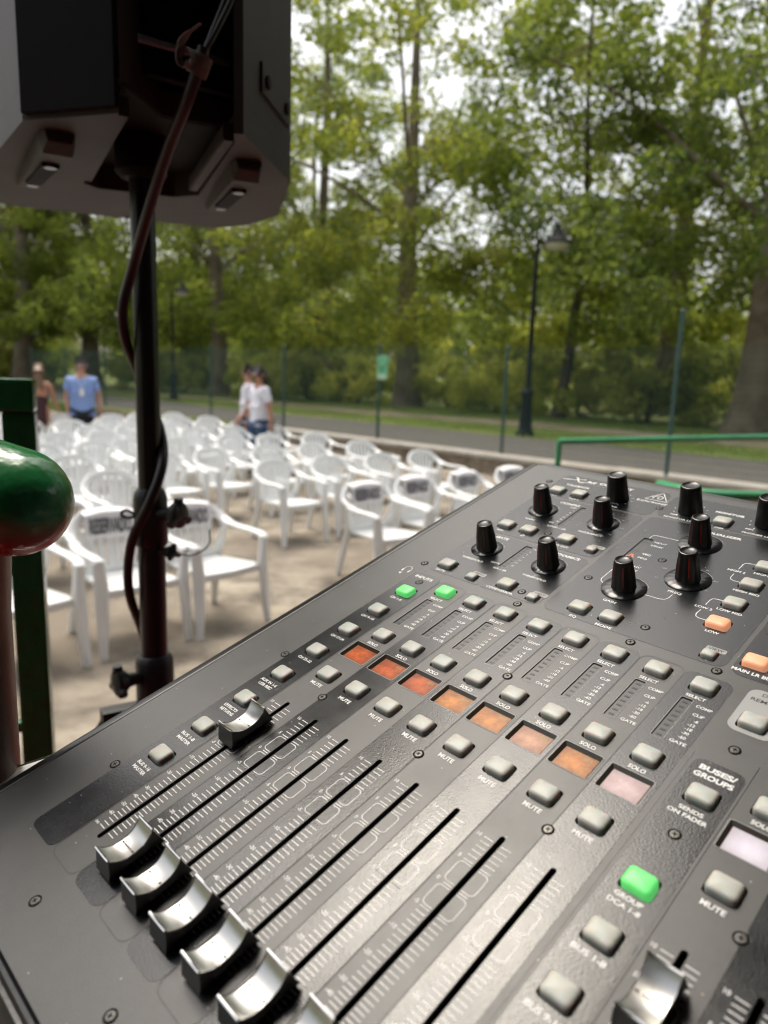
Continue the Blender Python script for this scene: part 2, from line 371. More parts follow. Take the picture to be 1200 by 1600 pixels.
class MB:
    def __init__(s): s.v = []; s.f = []; s.mi = []
    def add(s, verts, faces, mi=0):
        k = len(s.v)
        s.v.extend([tuple(p) for p in verts]); s.f.extend([tuple(i + k for i in f) for f in faces]); s.mi.extend([mi] * len(faces))
        return s
    def box(s, c, d, rot=None, mi=0):
        x, y, z = d[0] / 2, d[1] / 2, d[2] / 2
        vs = [Vector(p) for p in ((-x, -y, -z), (x, -y, -z), (x, y, -z), (-x, y, -z), (-x, -y, z), (x, -y, z), (x, y, z), (-x, y, z))]
        if rot is not None: vs = [rot @ p for p in vs]
        return s.add([p + Vector(c) for p in vs], [(0, 3, 2, 1), (4, 5, 6, 7), (0, 1, 5, 4), (1, 2, 6, 5), (2, 3, 7, 6), (3, 0, 4, 7)], mi)
    def tube(s, pts, r, n=12, cap=True, mi=0, oval=None):
        """round (or oval) tube along pts; r a number or one per point"""
        pts = [Vector(p) for p in pts]
        rs = r if isinstance(r, (list, tuple)) else [r] * len(pts)
        vs = []; fs = []
        up = None
        for i, p in enumerate(pts):
            t = (pts[min(i + 1, len(pts) - 1)] - pts[max(i - 1, 0)]).normalized()
            if up is None:
                a = Vector((0, 0, 1)) if abs(t.z) < 0.9 else Vector((1, 0, 0))
                up = (a - a.dot(t) * t).normalized()
            else:
                up = (up - up.dot(t) * t).normalized()
            sd_ = t.cross(up)
            for k in range(n):
                a = 2 * math.pi * k / n
                ou, os_ = (1, 1) if oval is None else oval
                vs.append(p + rs[i] * (math.cos(a) * up * ou + math.sin(a) * sd_ * os_))
        for i in range(len(pts) - 1):
            for k in range(n):
                k2 = (k + 1) % n
                fs.append((i * n + k, i * n + k2, (i + 1) * n + k2, (i + 1) * n + k))
        if cap:
            fs.append(tuple(range(n - 1, -1, -1)))
            fs.append(tuple((len(pts) - 1) * n + k for k in range(n)))
        return s.add(vs, fs, mi)
    def ribbon(s, pts, w, th, side=None, mi=0):
        """rectangular section w (sideways) x th, along pts. side: function i -> sideways vector"""
        pts = [Vector(p) for p in pts]
        ws = w if isinstance(w, (list, tuple)) else [w] * len(pts)
        ts = th if isinstance(th, (list, tuple)) else [th] * len(pts)
        vs = []; fs = []
        for i, p in enumerate(pts):
            t = (pts[min(i + 1, len(pts) - 1)] - pts[max(i - 1, 0)]).normalized()
            sv = Vector(side(i))
            sv = (sv - sv.dot(t) * t).normalized()
            nv = t.cross(sv)
            a, b = ws[i] / 2, ts[i] / 2
            for x, y in ((-a, -b * .6), (-a * .8, -b), (a * .8, -b), (a, -b * .6), (a, b * .6), (a * .8, b), (-a * .8, b), (-a, b * .6)):
                vs.append(p + x * sv + y * nv)
        n = 8
        for i in range(len(pts) - 1):
            for k in range(n):
                k2 = (k + 1) % n
                fs.append((i * n + k, i * n + k2, (i + 1) * n + k2, (i + 1) * n + k))
        fs.append(tuple(range(n - 1, -1, -1))); fs.append(tuple((len(pts) - 1) * n + k for k in range(n)))
        return s.add(vs, fs, mi)
    def lathe(s, prof, c=(0, 0, 0), n=24, mi=0):
        vs = []; fs = []
        for r, z in prof:
            for k in range(n):
                a = 2 * math.pi * k / n
                vs.append((c[0] + r * math.cos(a), c[1] + r * math.sin(a), c[2] + z))
        for i in range(len(prof) - 1):
            for k in range(n):
                k2 = (k + 1) % n
                fs.append((i * n + k, i * n + k2, (i + 1) * n + k2, (i + 1) * n + k))
        fs.append(tuple(range(n - 1, -1, -1))); fs.append(tuple((len(prof) - 1) * n + k for k in range(n)))
        return s.add(vs, fs, mi)
    def prism(s, poly, z0, z1, mi=0):
        n = len(poly)
        vs = [(x, y, z0) for x, y in poly] + [(x, y, z1) for x, y in poly]
        fs = [tuple(range(n - 1, -1, -1)), tuple(range(n, 2 * n))] + [(i, (i + 1) % n, n + (i + 1) % n, n + i) for i in range(n)]
        return s.add(vs, fs, mi)
    def mesh(s, name):
        me = bpy.data.meshes.new(name)
        me.from_pydata(s.v, [], s.f)
        if any(s.mi): me.polygons.foreach_set('material_index', s.mi)
        bm = bmesh.new(); bm.from_mesh(me); bmesh.ops.recalc_face_normals(bm, faces=bm.faces); bm.to_mesh(me); bm.free()
        me.update()
        return me
    def build(s, name, m, parent=None, smooth=False, bevel=0.0):
        me = s.mesh(name)
        o = link(name, me, None, parent)
        for q in (m if isinstance(m, (list, tuple)) else [m]): me.materials.append(q)
        if bevel:
            bm = bmesh.new(); bm.from_mesh(me)
            bmesh.ops.bevel(bm, geom=[e for e in bm.edges if len(e.link_faces) == 2 and e.calc_face_angle(0) > 0.6], offset=bevel, segments=2, affect='EDGES', profile=0.7)
            bm.to_mesh(me); bm.free()
        if smooth:
            me.shade_smooth()
            try: me.set_sharp_from_angle(angle=rad(38))
            except Exception: pass
        return o

def copy_tree(o, parent=None):
    c = o.copy(); COL.objects.link(c)
    if parent is not None: c.parent = parent
    for ch in o.children: copy_tree(ch, c)
    return c

def RA(r, a, z=0.0):
    """audience frame: r runs along the chair rows towards the fence, a runs away from the stage"""
    k = math.sqrt(0.5)
    return Vector((k * (r - a), k * (r + a), z))
RZ = rad(45)      # rotation that turns local x into r and local y into a

def pathpts(ctrl, n=8):
    """Catmull-Rom through ctrl"""
    P = [Vector(p) for p in ctrl]
    P = [2 * P[0] - P[1]] + P + [2 * P[-1] - P[-2]]
    out = []
    for i in range(1, len(P) - 2):
        for k in range(n):
            t = k / n
            out.append(0.5 * ((2 * P[i]) + (-P[i - 1] + P[i + 1]) * t + (2 * P[i - 1] - 5 * P[i] + 4 * P[i + 1] - P[i + 2]) * t * t + (-P[i - 1] + 3 * P[i] - 3 * P[i + 1] + P[i + 2]) * t ** 3))
    out.append(P[-2])
    return out

# ------------------------------------------------------------------ the ground
def sheet(name, poly_ra, z, m, sub=0):
    mb = MB(); mb.add([RA(r, a, z) for r, a in poly_ra], [tuple(range(len(poly_ra)))])
    o = mb.build(name, m); tag(o, kind='structure')
    if o.data.polygons[0].normal.z < 0: o.data.flip_normals()
    return o
# lawn reaches the horizon; the audience floor lies lower
sheet('terrain', [(-1500, -1500), (1500, -1500), (1500, 1500), (-1500, 1500)], -0.05, M['lawn'])
sheet('audience_ground', [(-40, -12), (10.62, -12), (10.62, 60), (-40, 60)], 0.0, M['concrete'])
def slab(name, r0, r1, a0, a1, z0, z1, m):
    mb = MB(); mb.box(((r0 + r1) / 2, (a0 + a1) / 2, (z0 + z1) / 2), (r1 - r0, a1 - a0, z1 - z0))
    o = mb.build(name, m); o.rotation_euler = (0, 0, RZ); tag(o, kind='structure'); return o
slab('upper_lawn', 10.7, 260, -120, 300, -0.04, 0.33, M['lawn'])
def strip(name, pts, z, m):
    """pts: (r_near, r_far, a) triples"""
    mb = MB()
    n = len(pts)
    mb.add([RA(p[0], p[2], z) for p in pts] + [RA(p[1], p[2], z) for p in pts], [(i, i + 1, n + i + 1, n + i) for i in range(n - 1)])
    o = mb.build(name, m); tag(o, kind='structure')
    if o.data.polygons[0].normal.z < 0: o.data.flip_normals()
    return o
wob = lambda a, k: 0.18 * math.sin(a * 0.9 + k) + 0.1 * math.sin(a * 2.3 + 2 * k)
strip('path', [(11.0, 14.9 + 0.3 * wob(a, 1) + (max(0, a - 24) * 0.14), a) for a in range(-30, 90, 2)], 0.338, M['asphalt'])
strip('dirt_track', [(18.0 + wob(a, 0), 20.6 + 1.6 * wob(a, 2) - max(0, a - 12) * 0.03, a * 1.0) for a in np.arange(-30, 90, 0.7)], 0.336, M['dirt'])

def blades(name, areas, n, h, m):
    rs = np.random.RandomState(5)
    vs = np.zeros((n * 3, 3), np.float32)
    k = 0
    tot = sum((r1 - r0) * (a1 - a0) for r0, r1, a0, a1 in areas)
    for r0, r1, a0, a1 in areas:
        q = int(n * (r1 - r0) * (a1 - a0) / tot)
        r = rs.uniform(r0, r1, q); a = rs.uniform(a0, a1, q)
        x = (r - a) * 0.70711; y = (r + a) * 0.70711
        th = rs.uniform(0, 6.28, q); w = rs.uniform(0.008, 0.02, q); hh = h * rs.uniform(0.4, 1.2, q)
        dx = np.cos(th) * w; dy = np.sin(th) * w
        lx = rs.normal(0, 0.03, q); ly = rs.normal(0, 0.03, q)
        b = vs[k * 3:(k + q) * 3].reshape(q, 3, 3)
        b[:, 0] = np.stack([x - dx, y - dy, np.full(q, 0.325)], 1)
        b[:, 1] = np.stack([x + dx, y + dy, np.full(q, 0.325)], 1)
        b[:, 2] = np.stack([x + lx, y + ly, 0.33 + hh], 1)
        k += q
    vs = vs[:k * 3]
    me = bpy.data.meshes.new(name)
    me.vertices.add(len(vs)); me.vertices.foreach_set('co', vs.ravel())
    me.loops.add(k * 3); me.loops.foreach_set('vertex_index', np.arange(k * 3, dtype=np.int32))
    me.polygons.add(k); me.polygons.foreach_set('loop_start', np.arange(0, k * 3, 3, dtype=np.int32))
    me.update(calc_edges=True); me.validate()
    o = link(name, me, m); tag(o, 'short green lawn grass beside the path', 'grass', kind='stuff'); return o
blades('grass', [(15.1, 17.8, -4, 40), (21.2, 26.0, -4, 40)], 70000, 0.09, M['grass'])

# low wall along the audience ground, in blocks of its own cast lengths, with a pale coping
wall = empty('low_wall', RA(10.85, 10, 0))
wall.rotation_euler = (0, 0, RZ)
tag(wall, 'low worn concrete wall with pale top edge between the chairs and the path', 'wall')
wr = random.Random(3)
def rough_block(x0, x1, y0, y1, z0, z1, nx, amp):
    mb = MB(); rs = random.Random(int(y0 * 100) + 5)
    ny = 8
    # front face grid + top
    g = [[(x0 + (rs.uniform(-amp, amp) if 0 < j < nx else 0) * 1.0, y0 + (y1 - y0) * i / ny, z0 + (z1 - z0) * j / nx + (rs.uniform(-amp, amp) * .6 if j == nx else 0)) for i in range(ny + 1)] for j in range(nx + 1)]
    vs = [p for row in g for p in row]
    W = ny + 1
    fs = [(j * W + i, j * W + i + 1, (j + 1) * W + i + 1, (j + 1) * W + i) for j in range(nx) for i in range(ny)]
    k = len(vs)
    top = g[nx]
    vs += [(x1, p[1], p[2]) for p in top] + [(x1, p[1], z0) for p in top]
    fs += [(nx * W + i, nx * W + i + 1, k + i + 1, k + i) for i in range(ny)]
    fs += [(k + i, k + i + 1, k + W + i + 1, k + W + i) for i in range(ny)]
    mb.add(vs, fs); return mb
y = -14.0
k = 0
while y < 14:
    L = wr.uniform(2.2, 3.0)
    high = 0.27 + wr.uniform(-0.012, 0.012)
    rough_block(-0.2 + wr.uniform(-0.02, 0.02), 0.2, y, y + L - 0.015, -0.03, high, 4, 0.022).build('wall_section', M['wallstone'], wall)
    if y < 4.0:
        mb = MB(); mb.box((0.0, y + L / 2, high + 0.048), (0.46, L - 0.012, 0.075))
        mb.build('coping', M['coping'], wall, bevel=0.012)
    y += L

# ------------------------------------------------------------------ fence of green posts and wire mesh
fence = empty('mesh_fence', RA(11.02, 8, 0.33)); fence.rotation_euler = (0, 0, RZ)
tag(fence, 'green wire mesh fence on slim green posts along the path', 'fence')
pa = [-5.35, -2.0, 1.35, 4.7, 8.0, 11.3, 14.65, 18.0, 21.4, 24.8, 28.2, 31.6]
post_top = {4.7: 2.42, 8.0: 1.95, 11.3: 2.0}
pm = None
for a in pa:
    h = post_top.get(a, 2.0)
    mb = MB(); mb.tube([(0, 0, -0.3), (0, 0, h)], 0.03, 10); mb.lathe([(0.034, h - 0.01), (0.034, h + 0.02), (0.02, h + 0.035)], n=10)
    p = mb.build('post', M['fence'], fence, smooth=True); p.location = (-0.36 if a == 4.7 else 0.0, a - 8, 0)
wm = MB()
Lp = 3.35
for i in range(int(Lp / 0.05)):
    yv = i * 0.05; wm.box((0, yv, 0.98), (0.0045, 0.0045, 1.9))
for j in range(20):
    wm.box((0, Lp / 2, 0.05 + j * 0.1), (0.0045, Lp, 0.0045))
wire_mesh = wm.mesh('wire_mesh'); wire_mesh.materials.append(M['wire'])
for a0 in pa[:-1]:
    o = link('mesh_panel', wire_mesh, None, fence); o.location = (0, a0 - 8, 0); o['kind'] = 'stuff'
# sign on the fence
sg = empty('fence_sign', RA(10.93, 11.12, 1.60)); sg.rotation_euler = (0, 0, RZ - math.pi / 2)
tag(sg, 'small green notice sign with rounded corners fixed to the mesh fence', 'sign')
def rrect(x0, x1, y0, y1, r, n=5):
    out = []
    for cx, cy, a0 in ((x1 - r, y1 - r, 0), (x0 + r, y1 - r, 90), (x0 + r, y0 + r, 180), (x1 - r, y0 + r, 270)):
        for k in range(n + 1):
            a = rad(a0 + 90 * k / n); out.append((cx + r * math.cos(a), cy + r * math.sin(a)))
    return out
def flat(mb, poly, y, mi=0):
    mb.add([(x, y, z) for x, z in poly], [tuple(range(len(poly)))], mi)
mb = MB(); mb.prism(rrect(-0.15, 0.15, 0.02, 0.52, 0.035), -0.004, 0.004)
mb.v = [(x, z, y_) for x, y_, z in mb.v]
mb.build('sign_plate', M['signgreen'], sg)
mb = MB(); flat(mb, rrect(-0.135, 0.135, 0.035, 0.13, 0.02), -0.008); mb.build('lower_band', M['signpale'], sg)
mb = MB()
for p0, p1 in (((-0.12, 0.36), (0, 0.22)), ((0.12, 0.36), (0, 0.22)), ((-0.07, 0.17), (0, 0.24)), ((0.07, 0.17), (0, 0.24))):
    d = Vector((p1[0] - p0[0], 0, p1[1] - p0[1])); nn = Vector((-d.z, 0, d.x)).normalized() * 0.016
    a_, b_ = Vector((p0[0], -0.008, p0[1])), Vector((p1[0], -0.008 - 0.0006 * (p0[1] > .3), p1[1])); mb.add([a_ - nn, b_ - nn, b_ + nn, a_ + nn], [(0, 1, 2, 3)])
flat(mb, [(-0.09, 0.42), (0.09, 0.42), (0.09, 0.43), (-0.09, 0.43)], -0.008)
mb.build('sign_symbol', M['signdark'], sg)

# ------------------------------------------------------------------ trees
def leafcloud(name, clumps, lsize, seed, per, m):
    """clumps: list of (centre, radius, squash). one leaf = 4 vertices, 2 faces folded along its midrib"""
    rs = np.random.RandomState(seed)
    C = []
    for c, r, q, n in clumps:
        d = rs.normal(0, 1, (n, 3)); d /= np.linalg.norm(d, axis=1)[:, None] + 1e-9
        rr = r * rs.uniform(0.15, 1.0, n) ** 0.5
        p = d * rr[:, None]; p[:, 2] *= q
        C.append(p + np.array(c))
    C = np.concatenate(C); n = len(C)
    nrm = rs.normal(0, 1, (n, 3)); nrm[:, 2] = np.abs(nrm[:, 2]) * 0.9 + 0.25
    nrm /= np.linalg.norm(nrm, axis=1)[:, None]
    t = rs.normal(0, 1, (n, 3)); t[:, 2] -= 0.7
    t -= (t * nrm).sum(1)[:, None] * nrm; t /= np.linalg.norm(t, axis=1)[:, None] + 1e-9
    b = np.cross(nrm, t)
    s = lsize * rs.uniform(0.6, 1.25, n)[:, None]
    V = np.stack([C - t * s * 0.5, C + b * s * 0.46 + nrm * s * 0.1 + t * s * 0.05, C + t * s * 0.55, C - b * s * 0.46 + nrm * s * 0.1 + t * s * 0.05], 1).reshape(-1, 3).astype(np.float32)
    base = np.arange(n, dtype=np.int32)[:, None] * 4
    F = np.concatenate([base + np.array([[0, 1, 2]]), base + np.array([[0, 2, 3]])], 1).reshape(-1).astype(np.int32)
    me = bpy.data.meshes.new(name)
    me.vertices.add(len(V)); me.vertices.foreach_set('co', V.ravel())
    me.loops.add(len(F)); me.loops.foreach_set('vertex_index', F)
    me.polygons.add(2 * n); me.polygons.foreach_set('loop_start', np.arange(0, 6 * n, 3, dtype=np.int32))
    me.update(calc_edges=True)
    me.materials.append(m)
    return me

def make_tree(seed, H, R, r0, lean, low, nclump, per, lsize, m, barkm):
    """returns (trunk mesh, crown mesh): tapered trunk with limbs, clumps of leaves along the limbs"""
    rs = random.Random(seed)
    mb = MB()
    fork = min(9.0, H * rs.uniform(0.34, 0.42))
    tp = []
    N = 9
    for i in range(N + 1):
        t = i / N
        tp.append((lean[0] * t * fork + 0.12 * math.sin(3 * t + seed), lean[1] * t * fork + 0.10 * math.sin(4 * t + seed * 2), t * fork - 0.1))
    rr = [r0 * (1.0 - 0.42 * (i / N) + 0.45 * math.exp(-i * 1.5)) for i in range(N + 1)]
    mb.tube(tp, rr, 14, cap=False)
    top = Vector(tp[-1])
    clumps = []
    nl = 8
    for j in range(nl):
        az = 2 * math.pi * (j + rs.uniform(-.3, .3)) / nl
        steep = rs.uniform(0.45, 1.1) if j % 2 else rs.uniform(0.15, 0.5)
        start = Vector(tp[rs.choice([N - 3, N - 2, N - 1, N])])
        L = R * rs.uniform(0.75, 1.05)
        end = start + Vector((math.cos(az) * L, math.sin(az) * L, steep * L * 1.25))
        mid = start.lerp(end, 0.5) + Vector((rs.uniform(-.4, .4), rs.uniform(-.4, .4), 0.12 * L))
        pts = pathpts([start, mid, end], 5)
        rb = r0 * rs.uniform(0.12, 0.21)
        mb.tube(pts, [rb * (1 - 0.85 * i / (len(pts) - 1)) for i in range(len(pts))], 8, cap=False)
        for q in range(5):
            cq = pts[rs.randint(2, len(pts) - 1)]; rq = rs.uniform(0.7, 1.1); clumps.append((cq + Vector((rs.uniform(-.8, .8), rs.uniform(-.8, .8), rs.uniform(-.9, .3))), rq, 0.8, int(per * rq ** 2)))
        for q in range(3):
            s0 = pts[rs.randint(3, len(pts) - 2)]
            e0 = s0 + Vector((rs.uniform(-1, 1), rs.uniform(-1, 1), rs.uniform(-0.7, 0.8))) * R * 0.4
            mb.tube([s0, s0.lerp(e0, .5) + Vector((0, 0, .2)), e0], [rb * .35, rb * .22, rb * .08], 6, cap=False)
    # leader
    e = top + Vector((lean[0] * 2, lean[1] * 2, H - fork - 1.0))
    mb.tube(pathpts([top, top.lerp(e, .5) + Vector((rs.uniform(-.5, .5), rs.uniform(-.5, .5), 0)), e], 5), [r0 * .5 * (1 - .9 * i / 10) for i in range(11)], 8, cap=False)
    cz = (low + H) / 2; hz = (H - low) / 2
    for q in range(nclump):
        # points in an ellipsoid shell-biased volume, ragged underside
        while True:
            d = Vector((rs.uniform(-1, 1), rs.uniform(-1, 1), rs.uniform(-1, 1)))
            if 0.25 < d.length < 1: break
        wz = 1.0 if d.z > -0.3 else 0.85
        c = Vector((top.x + d.x * R * wz, top.y + d.y * R * wz, cz + d.z * hz))
        rad_ = rs.uniform(0.45, 1.05)
        clumps.append((c, rad_, rs.uniform(0.5, 0.85), int(per * rad_ ** 2)))
    for q in range(int(nclump * 0.6)):
        a = rs.uniform(0, 2 * math.pi); f = rs.uniform(0.35, 0.95)
        rad_ = rs.uniform(0.5, 1.0)
        clumps.append((Vector((top.x + math.cos(a) * R * f, top.y + math.sin(a) * R * f, low + rs.uniform(-0.3, 4.5))), rad_, 0.8, int(per * rad_ ** 2)))
    tm = mb.mesh('trunk'); tm.materials.append(barkm); tm.shade_smooth()
    cm = leafcloud('crown', clumps, lsize, seed, per, m)
    return tm, cm

T_big = [make_tree(11, 25, 8.4, 0.58, (0.02, 0.01), 2.8, 132, 245, 0.175, M['leafA'], M['bark']),
         make_tree(23, 27, 8.8, 0.62, (-0.03, 0.02), 3.0, 132, 240, 0.18, M['leafB'], M['bark']),
         make_tree(37, 23, 7.8, 0.50, (0.03, -0.02), 2.5, 128, 245, 0.17, M['leafY'], M['bark'])]
T_slim = make_tree(51, 20, 5.4, 0.22, (0.09, 0.02), 4.2, 70, 240, 0.165, M['leafA'], M['barkdark'])
def put_tree(tm, loc, rz, sc, label, group='plane trees of the park', name='plane_tree', thick=1.0):
    t = empty(name, loc, rz); t.scale = (sc, sc, sc)
    tag(t, label, 'tree', group)
    a = link('trunk', tm[0], None, t); b = link('crown', tm[1], None, t)
    a.scale = (thick, thick, 1)
    return t
Z0 = 0.33
put_tree(T_big[1], (10.6, 21.6, Z0), 2.5, 0.95, 'broad old plane tree with a flared pale base near the green rail', thick=1.05)
put_tree(T_slim, (6.15, 26.9, Z0), -0.25, 1.0, 'slender dark tree leaning right just behind the nearer street lamp', thick=1.0)
put_tree(T_big[2], (0.75, 33.4, Z0), 1.9, 1.12, 'thick upright plane tree behind the green fence sign', thick=1.0)
put_tree(T_big[0], (-9.3, 40.5, Z0), 2.6, 1.1, 'tall straight plane tree right of the speaker stand pole', thick=0.72)
put_tree(T_big[1], (-20.3, 50, Z0), 4.1, 1.1, 'plane tree behind the man in the blue shirt', thick=0.9)
put_tree(T_big[0], (-22.6, 46, Z0), 0.9, 1.1, 'leaning plane tree behind the blond woman', thick=1.0)
put_tree(T_big[0], (18.5, 16.5, Z0), 3.3, 1.0, 'plane tree off at the far end of the green rail')
put_tree(T_big[2], (12.5, 33.5, Z0), 5.0, 1.1, 'yellowing plane tree in the second line behind the broad old one')
put_tree(T_big[1], (-4.2, 48.0, Z0), 1.2, 1.1, 'plane tree in the second line left of the fence sign')
put_tree(T_big[2], (-14.5, 56.0, Z0), 2.2, 1.2, 'plane tree far back past the second street lamp')
put_tree(T_big[0], (-29.5, 50.0, Z0), 5.2, 1.15, 'plane tree farthest along the row past the seated area')
put_tree(T_big[2], (-31.0, 62.0, Z0), 0.4, 1.2, 'plane tree in the distance behind the leaning one')
put_tree(T_big[2], (-6.0, 64.0, Z0), 3.0, 1.2, 'plane tree deepest in the park behind the white shirted pair')

def bush_mesh(seed, w, h, n, m, ls):
    rs = random.Random(seed); cl = []
    for q in range(26):
        d = Vector((rs.uniform(-1, 1), rs.uniform(-1, 1), 0)); 
        if d.length > 1: d.normalize()
        z = rs.uniform(0.12, 1.0) * h * (1 - 0.45 * d.length ** 2)
        cl.append((Vector((d.x * w, d.y * w * 0.8, z)), rs.uniform(0.35, 0.7) * w * 0.5, 0.8, n))
    cm = leafcloud('foliage', cl, ls, seed, 0, m)
    mb = MB()
    for q in range(7):
        a = rs.uniform(0, 6.28); e = Vector((math.cos(a) * w * .6, math.sin(a) * w * .6, h * rs.uniform(.5, .85)))
        mb.tube([(0.1 * math.cos(a), 0.1 * math.sin(a), -.05), e * .5 + Vector((0, 0, .1)), e], [.045, .03, .01], 6)
    sm = mb.mesh('stem'); sm.materials.append(M['barkdark'])
    return cm, sm
B = [bush_mesh(61, 2.1, 3.0, 260, M['bushdark'], 0.15), bush_mesh(62, 1.8, 2.2, 200, M['bushlight'], 0.14), bush_mesh(63, 2.3, 3.6, 240, M['bushlight'], 0.16)]
bspots = [(9.0, 25.8, 0, 1.05, 'rounded dark shrub left of the broad old tree'), (7.6, 28.6, 2, 1.1, 'tall yellow green shrub behind the rounded dark one'), (4.6, 30.0, 1, 1.0, 'mid green shrub left of the slender dark tree'),
          (2.9, 33.8, 1, 1.1, 'mid green shrub right beside the thick upright tree'), (-1.6, 35.5, 1, 1.1, 'mid green shrub left of the thick upright tree'), (-3.9, 37.0, 0, 1.15, 'dark shrub behind the white shirted pair'),
          (-6.4, 38.8, 1, 1.1, 'mid green shrub right of the tall straight tree'), (-12.2, 44.0, 0, 1.2, 'dark shrub left of the tall straight tree'), (-16.0, 48.5, 1, 1.3, 'mid green shrub right behind the man in blue'),
          (-25.5, 50.5, 0, 1.3, 'dark shrub between the two leftmost trunks'), (12.9, 26.0, 2, 1.15, 'yellow green shrub behind the broad old tree'), (14.6, 23.0, 2, 0.9, 'yellow green shrub right of the broad old tree'),
          (0.6, 41.0, 2, 1.2, 'tall yellow green shrub in the gap behind the sign tree'), (6.5, 36.0, 2, 1.2, 'tall yellow green shrub glowing behind the lamp post')]
for x, y, k, s_, lab in bspots:
    t = empty('shrub', (x, y, Z0), rnd.uniform(0, 6)); t.scale = (s_,) * 3
    tag(t, lab, 'shrub', 'shrubs along the edge of the wood')
    link('foliage', B[k][0], None, t); link('stem', B[k][1], None, t)
# far wood closing the view
cl = []
rs = random.Random(9)
for q in range(900):
    a = rs.uniform(-60, 110); r = rs.uniform(52, 66)
    p = RA(r, a, rs.uniform(0.5, 13.0 if a > 26 else 7.0)); cl.append((p, rs.uniform(1.6, 3.0), 0.8, 75))
for q in range(420):
    r = rs.uniform(-40, 52); p = RA(r, rs.uniform(78, 92), rs.uniform(0.5, 13)); cl.append((p, rs.uniform(1.6, 3.0), 0.8, 90))
for q in range(560):
    a = rs.uniform(-30, 80); p = RA(rs.uniform(-52, -42), a, rs.uniform(0.5, 17)); cl.append((p, rs.uniform(1.8, 3.2), 0.8, 60))
o = link('far_wood', leafcloud('far_wood', cl, 0.6, 77, 0, M['leafA'])); tag(o, 'dense green wood closing the far sides of the park', 'wood', kind='stuff')

# ------------------------------------------------------------------ street lamps
def street_lamp(loc, rz, H, label):
    t = empty('street_lamp', loc, rz); tag(t, label, 'street lamp', 'street lamps by the path')
    mb = MB(); mb.lathe([(0.24, 0), (0.24, 0.08), (0.19, 0.14), (0.17, 0.2), (0.13, 0.95), (0.15, 1.0), (0.17, 1.06), (0.15, 1.12), (0.09, 1.18)], n=12)
    mb.build('base', M['lampmetal'], t, smooth=True)
    mb = MB(); mb.tube([(0, 0, 1.15), (0, 0, H - 0.35)], [0.072, 0.05], 12); mb.build('post', M['lampmetal'], t, smooth=True)
    mb = MB(); mb.tube(pathpts([(0, 0, H - 0.4), (0.02, 0, H - 0.1), (0.2, 0, H + 0.08), (0.42, 0, H + 0.06), (0.47, 0, H - 0.06)], 5), 0.025, 8); mb.tube(pathpts([(0, 0, H - 0.75), (0.14, 0, H - 0.5), (0.1, 0, H - 0.28), (0.24, 0, H + .02)], 5), 0.014, 6)
    mb.build('arm', M['lampmetal'], t, smooth=True)
    mb = MB(); mb.lathe([(0.03, 0.02), (0.05, -0.04), (0.10, -0.12), (0.16, -0.22), (0.25, -0.33), (0.36, -0.40), (0.36, -0.43), (0.33, -0.43)], (0.47, 0, H), 20)
    mb.build('lamp_hood', M['lampmetal'], t, smooth=True)
    mb = MB(); mb.lathe([(0.31, -0.44), (0.29, -0.50), (0.2, -0.57), (0.08, -0.60)], (0.47, 0, H), 20)
    mb.build('lamp_glass', M['lampglass'], t, smooth=True)
street_lamp((3.47, 18.34, Z0), 0.0, 5.05, 'nearer black street lamp with a bell hood on a curved arm')
street_lamp((-9.5, 32.6, Z0), 0.0, 5.05, 'farther black street lamp seen beside the speaker pole')

